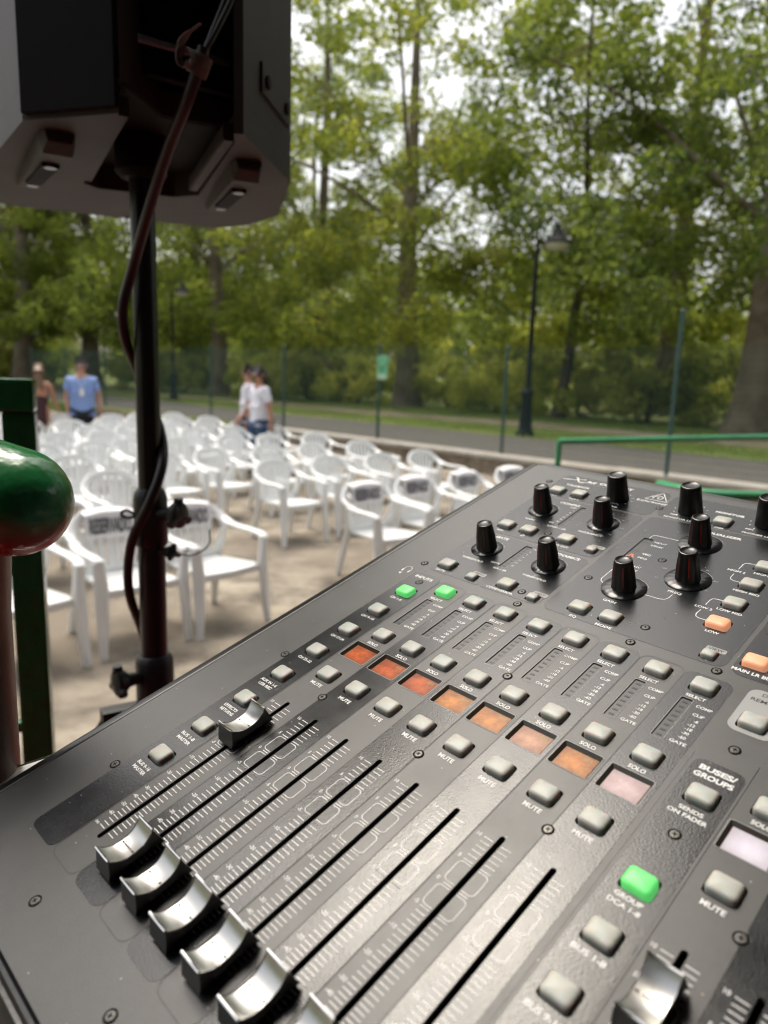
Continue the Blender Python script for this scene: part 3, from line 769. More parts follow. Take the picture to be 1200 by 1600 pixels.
# ------------------------------------------------------------------ chairs
def make_chair():
    t = empty('plastic_chair', (0, 0, 0))
    # seat: dished slab, front towards -y
    mb = MB(); nx, ny = 8, 8; top = []; bot = []
    for j in range(ny + 1):
        for i in range(nx + 1):
            u = i / nx * 2 - 1; v = j / ny
            w = 0.235 - 0.04 * v
            x = u * w; y_ = -0.25 + 0.46 * v
            z = 0.435 - 0.02 * v - 0.018 * (1 - u * u) * math.sin(math.pi * min(1, v * 1.1)) - (0.03 * max(0, (0.15 - v) / 0.15) ** 2)
            top.append((x, y_, z)); bot.append((x, y_, z - 0.016))
    W = nx + 1; vs = top + bot; K = len(top); fs = []
    for j in range(ny):
        for i in range(nx):
            a = j * W + i; fs += [(a, a + 1, a + W + 1, a + W), (K + a, K + a + W, K + a + W + 1, K + a + 1)]
    ring = [i for i in range(W)] + [j * W + nx for j in range(1, ny + 1)] + [ny * W + i for i in range(nx - 1, -1, -1)] + [j * W for j in range(ny - 1, 0, -1)]
    for q in range(len(ring)):
        a, b_ = ring[q], ring[(q + 1) % len(ring)]; fs.append((a, K + a, K + b_, b_))
    mb.add(vs, fs); mb.build('seat', M['plastic'], t, smooth=True)
    mb = MB(); mb.ribbon([(-0.225, -0.245, 0.405), (0, -0.26, 0.40), (0.225, -0.245, 0.405)], 0.05, 0.012, lambda i: (0, 0, 1)); mb.build('seat_apron', M['plastic'], t, smooth=True)
    # back arch
    half = pathpts([(0.27, 0.13, 0.665), (0.262, 0.205, 0.69), (0.235, 0.25, 0.735), (0.17, 0.285, 0.79), (0.085, 0.30, 0.815), (0, 0.305, 0.822)], 4)
    arch = half + [Vector((-p.x, p.y, p.z)) for p in reversed(half[:-1])]
    mb = MB(); mb.ribbon(arch, 0.062, 0.022, lambda i: (arch[i].x * 1.6, 0.02 + 0.0, (arch[i].z - 0.55) * 1.3 + 0.02)); mb.build('back_rim', M['plastic'], t, smooth=True)
    for sx in (-1, 1):
        mb = MB(); ap = pathpts([(sx * 0.27, 0.135, 0.664), (sx * 0.288, 0.03, 0.648), (sx * 0.292, -0.10, 0.643), (sx * 0.282, -0.21, 0.636), (sx * 0.272, -0.245, 0.61)], 4)
        mb.ribbon(ap, [0.060] * len(ap), 0.022, lambda i: (1, 0, 0)); mb.build('arm', M['plastic'], t, smooth=True)
        mb = MB(); lp = [(sx * 0.272, -0.235, 0.628), (sx * 0.262, -0.245, 0.45), (sx * 0.268, -0.262, 0.2), (sx * 0.278, -0.28, 0.0)]
        mb.ribbon(lp, [0.062, 0.082, 0.066, 0.042], 0.042, lambda i: (0.85, 0.5 * sx, 0)); mb.lathe([(0.022, 0.0), (0.022, 0.025)], (sx * .278, -.28, 0), 8); mb.build('leg', M['plastic'], t, smooth=True)
        mb = MB(); lp = [(sx * 0.262, 0.17, 0.66), (sx * 0.215, 0.215, 0.43), (sx * 0.228, 0.26, 0.2), (sx * 0.245, 0.30, 0.0)]
        mb.ribbon(lp, [0.045, 0.07, 0.06, 0.04], 0.042, lambda i: (0.85, -0.5 * sx, 0)); mb.build('leg', M['plastic'], t, smooth=True)
    mb = MB(); mb.ribbon([(-0.2, 0.20, 0.425), (-0.1, 0.222, 0.43), (0.1, 0.222, 0.43), (0.2, 0.20, 0.425)], 0.05, 0.014, lambda i: (0, 0, 1)); mb.build('back_base', M['plastic'], t, smooth=True)
    for q in range(7):
        u = (q - 3) / 3
        xt = u * 0.205; zt = 0.805 - 0.085 * abs(u) ** 2.2; yt = 0.298 - 0.04 * u * u
        xb = u * 0.145
        mb = MB(); sp = [(xb, 0.222, 0.44), (xb * 1.1, 0.238, 0.55), (xb * .55 + xt * .5, 0.262, 0.68), (xt, yt, zt)]
        mb.ribbon(sp, [0.040, 0.040, 0.044, 0.050], 0.010, lambda i: (1, 0, 0)); mb.build('slat', M['plastic'], t, smooth=True)
    return t
proto = make_chair()
ORD = ['first', 'second', 'third', 'fourth', 'fifth', 'sixth', 'seventh', 'eighth', 'ninth', 'tenth']
rows = [(4.33, [1.27, 1.88, 2.43], [4.05, 4.69, 5.38, 6.06]),
        (5.88, [1.35, 2.0, 2.66], [4.33, 4.99, 5.70, 6.42]),
        (7.12, [2.1, 2.79], [3.72, 4.40, 5.12, 5.80, 6.55]),
        (8.45, [2.35, 3.0, 3.52], [4.05, 4.72, 5.45, 6.12, 6.8]),
        (9.75, [2.9, 3.6], [4.3, 5.0, 5.65, 6.35, 7.05]),
        (10.9, [2.9, 3.55], [4.6, 5.25, 5.95, 6.6, 7.25]),
        (12.05, [3.5], [4.8, 5.45, 6.1, 6.8, 7.4]),
        (13.2, [4.0], [5.2, 5.85, 6.5, 7.2])]
first = True
chairs = {}
for ri, (a, left, right) in enumerate(rows):
    for side, lst in (('left', left), ('right', right)):
        for ci, r in enumerate(lst):
            c = proto if first else copy_tree(proto)
            first = False
            jr = rnd.uniform(-0.02, 0.02) * (1 + ri); ja = rnd.uniform(-0.03, 0.03) * (1 + ri * .6)
            # back top stands 0.3 m behind the chair's centre
            c.location = RA(r * 1.052 + jr, a * 1.056 - 0.30 + ja, 0.0)
            c.scale = (1, 1, 0.945)
            c.rotation_euler = (0, 0, RZ + rnd.uniform(-0.10, 0.10))
            n_from = (len(lst) - 1 - ci) if side == 'left' else ci
            where = 'speaker side' if side == 'left' else 'fence side'
            tag(c, f'white plastic armchair, {ORD[ri]} row from the stage, {ORD[n_from]} from the aisle on the {where}', 'chair', 'white plastic chairs in rows')
            chairs[(ri, side, ci)] = c
# loose chair carried between the two people at the back
c = copy_tree(proto); c.location = RA(4.55, 13.35, 0.12); c.rotation_euler = (0, 0, RZ + 2.6); c.location.z = 0
tag(c, 'white plastic armchair turned away between the blond woman and the man in blue', 'chair', 'white plastic chairs in rows')

# ------------------------------------------------------------------ text meshes
_tc = {}
def text_mesh(s, bold=0.0, shear=0.0):
    key = (s, bold, shear)
    if key not in _tc:
        cu = bpy.data.curves.new('lettering', 'FONT'); cu.body = s; cu.resolution_u = 3; cu.offset = bold; cu.shear = shear
        ob = bpy.data.objects.new('lettering', cu)
        me = bpy.data.meshes.new_from_object(ob)
        v = np.array([p.co[:] for p in me.vertices]).reshape(-1, 3); f = [tuple(p.vertices) for p in me.polygons]
        bpy.data.objects.remove(ob); bpy.data.curves.remove(cu); bpy.data.meshes.remove(me)
        _tc[key] = (v, f)
    return _tc[key]
CAPH = None
def add_text(mb, s, u, v, h, z, w=None, bold=0.02, shear=0.0, align='c', mi=0):
    """letters of cap height h centred on (u, v); w squeezes to a measured width"""
    global CAPH
    if CAPH is None:
        q = text_mesh('H')[0]; CAPH = (q[:, 1].min(), q[:, 1].max())
    V, F = text_mesh(s, bold, shear)
    k = h / (CAPH[1] - CAPH[0])
    x0, x1 = V[:, 0].min(), V[:, 0].max()
    kx = k if w is None else w / (x1 - x0)
    mid = (CAPH[0] + CAPH[1]) / 2
    ax = {'c': (x0 + x1) / 2, 'l': x0, 'r': x1}[align]
    mb.add([(u + (p[0] - ax) * kx, v + (p[1] - mid) * k, z) for p in V], F, mi)

# reserved signs: a paper sheet on the chair back
def reserved(key, label, dz=0.0, tilt=0.0):
    c = chairs[key]
    t = empty('paper_sign', (0, 0, 0)); tag(t, label, 'sign', 'reserved signs on chair backs')
    th = c.rotation_euler.z
    off = Matrix.Rotation(th, 3, 'Z') @ Vector((0, 0.22, 0))
    t.location = c.location + off + Vector((0, 0, 0.655 * 0.945 + dz)); t.rotation_euler = (0, tilt, th)
    mb = MB(); n = 8
    vs = []
    for j, (yy, zz) in enumerate(((0.10, 0.10), (0.105, 0.178), (0.055, 0.182), (0.018, 0.165), (0.008, 0.08), (-0.006, -0.005))):
        for i in range(n + 1):
            x = -0.165 + 0.33 * i / n
            vs.append((x, yy - 0.16 * x * x + 0.002 * math.sin(i * 1.7 + j), zz - (0.7 * x * x if 1 <= j <= 3 else 0)))
    fs = [(j * (n + 1) + i, j * (n + 1) + i + 1, (j + 1) * (n + 1) + i + 1, (j + 1) * (n + 1) + i) for j in range(5) for i in range(n)]
    mb.add(vs, fs); mb.build('sheet', M['paper'], t, smooth=True)
    mb = MB(); add_text(mb, 'RESERVADO', 0, 0.075, 0.092, 0, w=0.275, bold=0.03)
    mb.v = [(p[0], -0.004 + 0.1 * (p[1] - 0.075) + 0.007 - 0.16 * p[0] ** 2 - 0.004, p[1]) for p in mb.v]
    mb.build('lettering', M['ink'], t)
reserved((0, 'left', 1), 'reserved sign on the chair just left of the speaker pole', tilt=0.02)
reserved((0, 'left', 2), 'reserved sign on the chair just right of the speaker pole', tilt=0.06)
for ci, w_ in enumerate(('nearest the aisle', 'second from the aisle', 'third from the aisle', 'nearest the fence')):
    reserved((0, 'right', ci), f'reserved sign on the fence side front row chair {w_}', tilt=rnd.uniform(-.03, .03))

# ------------------------------------------------------------------ people
def skinned(name, V, E, Rr, m, parent, sub=2, root=0):
    me = bpy.data.meshes.new(name); me.from_pydata([tuple(v) for v in V], E, [])
    ob = bpy.data.objects.new(name, me); COL.objects.link(ob)
    md = ob.modifiers.new('skin', 'SKIN'); md.use_smooth_shade = True
    for i, d in enumerate(me.skin_vertices[0].data):
        r = Rr[i]; d.radius = r if isinstance(r, tuple) else (r, r); d.use_root = (i == root)
    s2 = ob.modifiers.new('sub', 'SUBSURF'); s2.levels = sub; s2.render_levels = sub
    dg = bpy.context.evaluated_depsgraph_get()
    nm = bpy.data.meshes.new_from_object(ob.evaluated_get(dg))
    bpy.data.objects.remove(ob); bpy.data.meshes.remove(me)
    nm.materials.clear(); nm.materials.append(m); nm.name = name; nm.shade_smooth()
    o = bpy.data.objects.new(name, nm); COL.objects.link(o); o.parent = parent
    return o
def person(loc, rz, H, label, skin, hair, top, bottom, topkind, hairkind, arms, head_turn=0.0, girth=1.0, step=0.0):
    """faces local -y. arms: per side (elbow, wrist) offsets from the shoulder. sizes in metres for a 1.75 m body"""
    t = empty('person', loc, rz); k = H / 1.75; t.scale = (k, k, k)
    tag(t, label, 'person')
    V = [(0, 0, 0.95)]; R_ = [(0.15 * girth, 0.115 * girth)]; E = []
    def add(p, r, par):
        V.append(p); R_.append(r); E.append((par, len(V) - 1)); return len(V) - 1
    waist = add((0, 0.0, 1.10), (0.145 * girth, 0.105 * girth), 0); chest = add((0, 0.01, 1.30), (0.165 * girth, 0.115 * girth), waist)
    sh = add((0, 0.015, 1.43), (0.12, 0.085), chest); neck = add((0, 0.005, 1.52), 0.055, sh); skull0 = add((0, -0.005, 1.585), 0.07, neck); skull = add((0, -0.005, 1.665), (0.078, 0.093), skull0); add((0, 0.0, 1.725), 0.055, skull)
    hands = []
    for si, sx in enumerate((-1, 1)):
        hip = add((sx * 0.09, 0, 0.88), 0.092 * girth, 0); kn = add((sx * 0.10, -0.02 + sx * step * .5, 0.49), 0.06, hip); an = add((sx * 0.10, 0.02 + sx * step, 0.09), 0.042, kn); add((sx * 0.115, -0.14 + sx * step, 0.035), 0.035, an)
        s1 = add((sx * 0.19 * (0.9 + .1 * girth), 0.015, 1.40), 0.062, sh)
        (el, wr_) = arms[si]
        e1 = add((sx * (0.19 + el[0]), el[1], 1.40 + el[2]), 0.043, s1); w1 = add((sx * (0.19 + wr_[0]), wr_[1], 1.40 + wr_[2]), 0.029, e1)
        d = (Vector(V[w1]) - Vector(V[e1])).normalized()
        pc = Vector(V[w1]) + d * 0.07; add(tuple(pc), (0.036, 0.02), w1); hands.append((pc, d, sx))
    body = skinned('body', V, E, R_, skin, t)
    # fingers, each a short bent chain rooted in the palm, joined into the body mesh
    mb = MB()
    for pc, d, sx in hands:
        side = d.cross(Vector((1, 0, 0))).normalized(); inn = side.cross(d).normalized()
        for q, (o_, ln) in enumerate(((-.028, .07), (-.009, .082), (.010, .076), (.027, .06))):
            p0 = pc + side * o_ + d * 0.01; p1 = p0 + d * ln * .6; p2 = p1 + d * ln * .45 - inn * sx * 0.02
            mb.tube([p0, p1, p2], [0.0095, 0.0085, 0.006], 6)
        p0 = pc - side * .02 - d * .03; mb.tube([p0, p0 - side * .03 + d * .035, p0 - side * .035 + d * .065], [0.011, 0.010, 0.007], 6)
    # nose, ears
    def turn(p): return tuple(Matrix.Rotation(head_turn, 3, 'Z') @ Vector(p))
    mb.tube([turn((0, -0.088, 1.675)), turn((0, -0.118, 1.635)), turn((0, -0.095, 1.625))], [0.008, 0.014, 0.012], 6)
    for sx in (-1, 1):
        mb.tube([turn((sx * 0.078, 0.0, 1.685)), turn((sx * 0.090, 0.008, 1.66)), turn((sx * 0.078, 0.0, 1.625))], [0.012, 0.017, 0.010], 6)
    tmp = mb.mesh('tmp'); bm = bmesh.new(); bm.from_mesh(body.data); bm.from_mesh(tmp); bm.to_mesh(body.data); bm.free(); bpy.data.meshes.remove(tmp); body.data.shade_smooth()
    for sx in (-1, 1):
        mb = MB(); mb.lathe([(0.001, -0.008), (0.011, 0), (0.001, 0.008)], turn((sx * 0.034, -0.088, 1.665)), 8); mb.build('eye', M['hairdark'], t, smooth=True)
    mb = MB(); mb.tube([turn((-0.025, -0.092, 1.595)), turn((0, -0.100, 1.592)), turn((0.025, -0.092, 1.595))], [0.004, 0.008, 0.004], 6); mb.build('mouth', M['redpaint'], t, smooth=True)
    # hair
    Hv = [turn(p) for p in ((0, 0.02, 1.70), (0, -0.055, 1.735), (0, 0.06, 1.65))]; He = [(0, 1), (0, 2)]; Hr = [(0.086, 0.098), (0.05, 0.03), (0.07, 0.06)]
    if hairkind == 'long':
        Hv += [(0, 0.085, 1.55), (0, 0.10, 1.42), (0, 0.095, 1.33)]; He += [(2, 3), (3, 4), (4, 5)]; Hr += [(0.095, 0.05), (0.10, 0.04), (0.07, 0.025)]
    if hairkind == 'tail':
        Hv += [turn((0, 0.10, 1.62)), turn((0, 0.12, 1.54)), turn((0, 0.115, 1.46))]; He += [(2, 3), (3, 4), (4, 5)]; Hr += [0.04, 0.035, 0.018]
    skinned('hair', Hv, He, Hr, hair, t)
    # clothing
    g = girth
    if topkind != 'dress':
        Tv = [(0, 0.005, 0.98), (0, 0.0, 1.12), (0, 0.008, 1.30), (0, 0.015, 1.425), (0, 0.012, 1.475)]; Te = [(0, 1), (1, 2), (2, 3), (3, 4)]; Tr = [(0.185 * g, 0.145 * g), (0.175 * g, 0.135 * g), (0.19 * g, 0.142 * g), (0.145, 0.105), (0.078, 0.07)]
        Tv.append((0, 0.005, 0.84)); Te.append((0, 5)); Tr.append((0.19 * g, 0.15 * g))
        for si, sx in enumerate((-1, 1)):
            el = arms[si][0]
            Tv.append((sx * 0.195 * (0.9 + .1 * g), 0.015, 1.405)); Te.append((3, len(Tv) - 1)); Tr.append(0.082)
            Tv.append((sx * (0.195 + el[0] * .75), 0.015 + (el[1] - .015) * .75, 1.40 + el[2] * .75)); Te.append((len(Tv) - 2, len(Tv) - 1)); Tr.append(0.072)
        skinned('shirt', Tv, Te, Tr, top, t)
        Bv = [(0, 0, 0.93)]; Be = []; Br = [(0.16 * g, 0.125 * g)]
        for sx in (-1, 1):
            i0 = len(Bv)
            Bv += [(sx * 0.092, 0, 0.84), (sx * 0.102, -0.02 + sx * step * .5, 0.49), (sx * 0.102, 0.015 + sx * step, 0.13)]; Be += [(0, i0), (i0, i0 + 1), (i0 + 1, i0 + 2)]; Br += [0.108 * g, 0.078, 0.065]
        skinned('trousers', Bv, Be, Br, bottom, t)
    else:
        Tv = [(0, 0, 0.93), (0, 0, 1.10), (0, 0.0, 1.25), (0, -0.03, 1.34), (0.02, 0, 0.62), (0.02, 0, 0.38)]; Te = [(0, 1), (1, 2), (2, 3), (0, 4), (4, 5)]; Tr = [(0.175, 0.135), (0.15, 0.115), (0.168, 0.125), (0.14, 0.075), (0.19, 0.16), (0.21, 0.18)]
        skinned('dress', Tv, Te, Tr, top, t)
        for sx in (-1, 1):
            mb = MB(); mb.tube([(sx * .09, -.08, 1.38), (sx * .10, 0.01, 1.50), (sx * .07, .10, 1.40), (sx * .06, .125, 1.30)], 0.012, 6); mb.build('strap', top, t, smooth=True)
    for sx in (-1, 1):
        mb = MB(); mb.tube([(sx * .105, 0.05 + sx * step, 0.045), (sx * .11, -0.06 + sx * step, 0.045), (sx * .115, -0.17 + sx * step, 0.035)], [0.045, 0.05, 0.036], 10); mb.build('shoe', M['darkcloth'], t, smooth=True)
    return t
down = ((0.04, 0.03, -0.29), (0.05, -0.04, -0.54))
# two people in white t-shirts, seen from the side and behind, looking left
person((-2.15, 12.3, 0), rad(-55), 1.74, 'person in a white t-shirt and jeans with a dark ponytail beside a black bag', M['tan'], M['hairdark'], M['shirtwhite'], M['jeans'], 'shirt', 'tail', (((0.03, -0.02, -0.29), (0.02, -0.12, -0.52)), ((0.06, 0.08, -0.28), (0.14, 0.05, -0.50))), head_turn=0.2, step=0.05)
person((-2.42, 12.75, 0), rad(-75), 1.78, 'person in a white t-shirt and jeans looking away past the chairs, short dark hair', M['skin'], M['hairdark'], M['shirtwhite'], M['jeans'], 'shirt', 'short', (((0.02, 0.0, -0.29), (-0.03, -0.14, -0.50)), ((0.03, 0.02, -0.29), (0.0, -0.14, -0.50))), step=0.06)
pb = person((-5.62, 13.5, 0), rad(22), 1.80, 'person in a light blue shirt with a white badge and dark trousers', M['skin'], M['hairdark'], M['shirtblue'], M['darkcloth'], 'shirt', 'short', (((0.07, 0.03, -0.28), (0.05, -0.06, -0.53)), ((0.09, 0.05, -0.27), (0.10, 0.02, -0.52))), girth=1.18)
mb = MB(); mb.box((0.0, -0.185, 1.19), (0.075, 0.006, 0.12)); mb.tube([(0.0, -0.182, 1.25), (-0.06, -0.13, 1.42), (-0.05, 0.02, 1.50)], 0.004, 5); mb.tube([(0.0, -0.182, 1.25), (0.06, -0.13, 1.42), (0.05, 0.02, 1.50)], 0.004, 5)
mb.build('badge', M['paper'], pb)
person((-6.35, 13.4, 0), rad(200), 1.66, 'person with long blond hair in an open backed dark maroon dress', M['tan'], M['hairblond'], M['dress'], None, 'dress', 'long', (((0.05, -0.06, -0.27), (0.10, -0.20, -0.44)), ((0.05, 0.0, -0.28), (0.03, -0.08, -0.52))))
bag = empty('wheeled_bag', (-1.86, 12.1, 0.0), rad(-30)); tag(bag, 'black wheeled bag standing beside the person with the ponytail', 'bag')
mb = MB(); mb.box((0, 0, 0.36), (0.36, 0.25, 0.56)); mb.build('bag_body', M['bag'], bag, bevel=0.05, smooth=True)
mb = MB(); mb.tube([(-.1, .1, .62), (-.1, .1, .95), (.1, .1, .95), (.1, .1, .62)], .011, 6); mb.build('pull_handle', M['blackmetal'], bag, smooth=True)
mb = MB(); mb.box((0, -.13, .3), (.28, .03, .3)); mb.build('front_pocket', M['bag'], bag, bevel=.02)
for sx in (-1, 1):
    mb = MB(); mb.tube([(sx * .13 - .02, .08, .045), (sx * .13 + .02, .08, .045)], .045, 12); mb.build('wheel', M['blackplastic'], bag, smooth=True)
# small white notebook-like sheet stack is left out: the carried chair covers it

# ------------------------------------------------------------------ stage: unseen floor, walls, roof and pillars added to shape the light
STZ = 0.45
slab('stage_bounce_floor', -3.5, 6.0, -4.2, 1.9, 0.004, STZ, M['bouncefloor'])  # unseen floor, coloured red to throw red light upwards
bw = empty('back_blocker_wall', RA(1, -4.3, STZ)); bw.rotation_euler = (0, 0, RZ); tag(bw, 'unseen dark board wall added behind the camera to block light', 'wall')  # unseen wall added to keep light from behind the camera out
for i in range(30):
    mb = MB(); mb.box((-5.8 + 0.4 * i, 0, 1.9), (0.385, 0.06 + 0.01 * (i % 2), 3.8)); mb.build('blocker_plank', M['darkboards'], bw)
sw = empty('side_blocker_wall', RA(-2.7, -1.8, STZ)); sw.rotation_euler = (0, 0, RZ); tag(sw, 'unseen dark board wall added beside the stage to block light', 'wall')  # unseen wall added to block light from the left
for i in range(14):
    mb = MB(); mb.box((0.01 * (i % 2), -2.3 + 0.36 * i, 1.9), (0.06, 0.35, 3.8)); mb.build('blocker_plank', M['darkboards'], sw)
rf = empty('blocker_roof', RA(1, -1.42, 4.3)); rf.rotation_euler = (0, 0, RZ); tag(rf, 'unseen dark board roof added over the stage to block sky light', 'roof')  # unseen roof added to cut the sky light overhead
for i in range(14):
    mb = MB(); mb.box((0, -2.6 + 0.36 * i, 0.02 * (i % 2)), (12.0, 0.35, 0.05)); mb.build('blocker_plank', M['blockerroof'], rf)
for r, a, w_ in ((-0.6, -2.6, 'nearer the railing'), (1.9, -2.6, 'nearer the ramp')):
    t = empty('reflection_pillar', RA(r, a, STZ)); tag(t, f'unseen slim red pillar added to show in reflections, {w_}', 'pillar', 'red pillars added for reflections')  # invented pillars, red for their reflection in the knobs
    mb = MB(); mb.tube([(0, 0, 0.12), (0, 0, 3.8)], 0.06, 14); mb.build('reflection_pillar_shaft', M['redpaint'], t, smooth=True)
    mb = MB(); mb.lathe([(0.12, 0), (0.12, 0.06), (0.075, 0.12)], n=14); mb.build('foot', M['redpaint'], t, smooth=True)

# ------------------------------------------------------------------ camera ray helper used only to place close things measured in the photograph
def at(px, py, depth):
    """point `depth` metres forward (horizontal y distance) along a measured sight line"""
    d = fw + CR * (px - 600) / FPX + CD * (py - 800) / FPX
    d = d / d[1]
    return Vector((d[0] * depth, d[1] * depth, HCAM + d[2] * depth))

# near handrail: a fat green tube with a rounded end on a red-brown post
nr = empty('near_handrail', at(-66, 1300, 0.40)); nr.location.z = STZ
b0 = nr.location.copy()
tag(nr, 'thick glossy green handrail end on a red brown post close to the camera', 'handrail')
p_end = at(24, 784, 0.385) - b0; p_far = at(-420, 640, 0.41) - b0
ax = (p_far - p_end).normalized()
r_ = 0.0295
mb = MB(); pts = []; rr = []
for k in range(9):
    a = k / 8 * math.pi / 2
    pts.append(p_end - ax * (r_ * math.cos(a))); rr.append(max(0.0008, r_ * math.sin(a)))
pts += [p_end + ax * 0.02 * (i + 1) for i in range(12)]; rr += [r_] * 12
mb.tube(pts, rr, 40)
railm = M['railgreen'].copy(); railm.name = 'green_paint_red_glow'
nt = railm.node_tree; b_ = nt.nodes['Principled BSDF']
# red light from below painted into the colour of the underside
tcn = nt.nodes.new('ShaderNodeTexCoord'); sx_ = nt.nodes.new('ShaderNodeSeparateXYZ'); nt.links.new(tcn.outputs['Object'], sx_.inputs[0])
ns = nt.nodes.new('ShaderNodeTexNoise'); ns.inputs['Scale'].default_value = 45; ns.inputs['Detail'].default_value = 5; nt.links.new(tcn.outputs['Object'], ns.inputs['Vector'])
zc = p_end.z
mrg = nt.nodes.new('ShaderNodeMapRange'); mrg.inputs['From Min'].default_value = zc - 0.021; mrg.inputs['From Max'].default_value = zc - 0.005; nt.links.new(sx_.outputs['Z'], mrg.inputs['Value'])
adn = nt.nodes.new('ShaderNodeMath'); adn.operation = 'MULTIPLY_ADD'; adn.inputs[1].default_value = 0.5; nt.links.new(ns.outputs['Fac'], adn.inputs[0]); nt.links.new(mrg.outputs[0], adn.inputs[2])
sb2 = nt.nodes.new('ShaderNodeMath'); sb2.operation = 'SUBTRACT'; sb2.inputs[1].default_value = 0.25; sb2.use_clamp = True; nt.links.new(adn.outputs[0], sb2.inputs[0])
mxn = nt.nodes.new('ShaderNodeMix'); mxn.data_type = 'RGBA'; mxn.inputs['A'].default_value = (0.55, 0.018, 0.024, 1); mxn.inputs['B'].default_value = (0.013, 0.165, 0.046, 1)
nt.links.new(sb2.outputs[0], mxn.inputs['Factor']); nt.links.new(mxn.outputs['Result'], b_.inputs['Base Color'])
mb.build('handrail_tube', railm, nr, smooth=True)
top_p = at(-92, 800, 0.40) - b0
mb = MB(); mb.tube([(0, 0, 0.0), (0, 0, 0.1), (top_p.x * .9, top_p.y * .9, top_p.z - 0.06), (top_p.x, top_p.y, top_p.z - 0.025), (top_p.x, top_p.y, top_p.z)], [0.032, 0.0325, 0.0325, 0.034, 0.04], 28)
mb.build('post', M['railred'], nr, smooth=True)
# second railing: square green tube post with top rail
p0 = at(46, 900, 0.98); sr = empty('stage_railing', (p0.x, p0.y, STZ), rad(20)); tag(sr, 'dark green square tube railing at the stage edge behind the handrail', 'railing')
ht = at(30, 596, 0.98).z - STZ
mb = MB(); mb.box((0, 0, (ht - 0.04) / 2), (0.04, 0.04, ht - 0.04)); mb.build('post', M['railgreen'], sr, bevel=0.004)
mb = MB(); mb.box((-0.48, 0, ht - 0.018), (1.0, 0.05, 0.044)); mb.build('top_rail', M['railgreen'], sr, bevel=0.006)
for zz in (at(46, 888, 0.98).z - STZ, at(46, 1130, 0.98).z - STZ):
    mb = MB(); mb.box((-0.5, 0, zz), (0.96, 0.014, 0.014)); mb.build('bar', M['railgreen'], sr)
mb = MB(); mb.box((-0.98, 0, ht / 2 - 0.02), (0.04, 0.04, ht - 0.045)); mb.build('post', M['railgreen'], sr, bevel=0.004)

# ramp railings to the right, beyond the desk
q0, q1 = at(872, 690, 4.9), at(1300, 681, 5.6)
rr_ = empty('ramp_railing', (q0.x, q0.y, 0.0)); tag(rr_, 'thin light green railing of the ramp beyond the desk', 'railing')
L0 = Vector((q0.x, q0.y, 0)); A, Bq = q0 - L0, q1 - L0
mb = MB(); mb.tube([A, Bq], 0.022, 10); mb.build('top_rail', M['rail'], rr_, smooth=True)
for f_ in (0.004, 0.98):
    p = A.lerp(Bq, f_); mb = MB(); mb.tube([(p.x, p.y, 0), (p.x, p.y, p.z)], 0.02, 10); mb.build('post', M['rail'], rr_, smooth=True)
c_pts = [at(1030, 757, 3.6), at(1065, 765, 3.3), at(1110, 772, 3.2), at(1200, 776, 3.15), at(1330, 779, 3.2)]
lr = empty('low_stage_rail', (c_pts[2].x, c_pts[2].y, 0.0)); tag(lr, 'curved bright green handrail just above the back edge of the desk', 'railing')
L1 = Vector((c_pts[2].x, c_pts[2].y, 0))
mb = MB(); mb.tube(pathpts([p - L1 for p in c_pts], 5), 0.022, 10); mb.build('top_rail', M['rail'], lr, smooth=True)
for p in (c_pts[0], c_pts[4]):
    p = p - L1; mb = MB(); mb.tube([(p.x, p.y, 0), (p.x, p.y, p.z)], 0.02, 10); mb.build('post', M['rail'], lr, smooth=True)

# ------------------------------------------------------------------ speaker on its stand
ZB = 1.968
sp = empty('loudspeaker', (-0.34, 1.04, ZB)); tag(sp, 'grey loudspeaker seen from behind and below on its stand', 'loudspeaker')
O2 = Vector((-0.34, 1.04))
def q2(x, y): return (x + 0.34, y - 1.04)
plan = [q2(*p) for p in ((-0.42, 0.88), (-0.297, 0.845), (-0.285, 0.955), (-0.205, 0.995), (-0.187, 0.901), (-0.176, 0.902), (-0.15, 1.11), (-0.20, 1.33), (-0.27, 1.43), (-0.345, 1.47), (-0.66, 1.33), (-0.70, 1.25))]
mb = MB(); mb.prism(plan, 0.034, 0.62); mb.build('cabinet', M['speaker'], sp)
# base slab with the stand notch cut through it
notch = [q2(*p) for p in ((-0.42, 0.88), (-0.299, 0.8455), (-0.465, 1.155), (-0.455, 1.185), (-0.35, 1.225), (-0.305, 1.205), (-0.193, 0.935), (-0.187, 0.901), (-0.176, 0.902), (-0.15, 1.11), (-0.20, 1.33), (-0.27, 1.43), (-0.345, 1.47), (-0.66, 1.33), (-0.70, 1.25))]
mb = MB(); mb.prism(notch, 0.0, 0.0338); mb.build('base_panel', M['speaker'], sp)
mb = MB(); mb.prism([q2(*p) for p in ((-0.2965, 0.853), (-0.463, 1.154), (-0.454, 1.183), (-0.35, 1.223), (-0.306, 1.203), (-0.212, 0.996), (-0.286, 0.958))], 0.0325, 0.0333); mb.build('notch_shade_sheet', M['speakerblack'], sp)  # black sheet painting in the shade of a deeper cavity
for a_, b2 in (((-0.457, 1.15), (-0.30, 0.86)), ((-0.31, 1.19), (-0.20, 0.935))):
    a_, b2 = Vector((*q2(*a_), 0.012)), Vector((*q2(*b2), 0.012)); mb = MB(); mb.ribbon([a_, a_.lerp(b2, .5), b2], 0.014, 0.02, lambda i: (1, .4, 0)); mb.build('notch_ledge', M['speaker'], sp)
mb = MB(); mb.lathe([(0.034, 0.034), (0.034, -0.012), (0.026, -0.02), (0.021, -0.02)], n=20); mb.build('pole_socket', M['speakerblack'], sp, smooth=True)
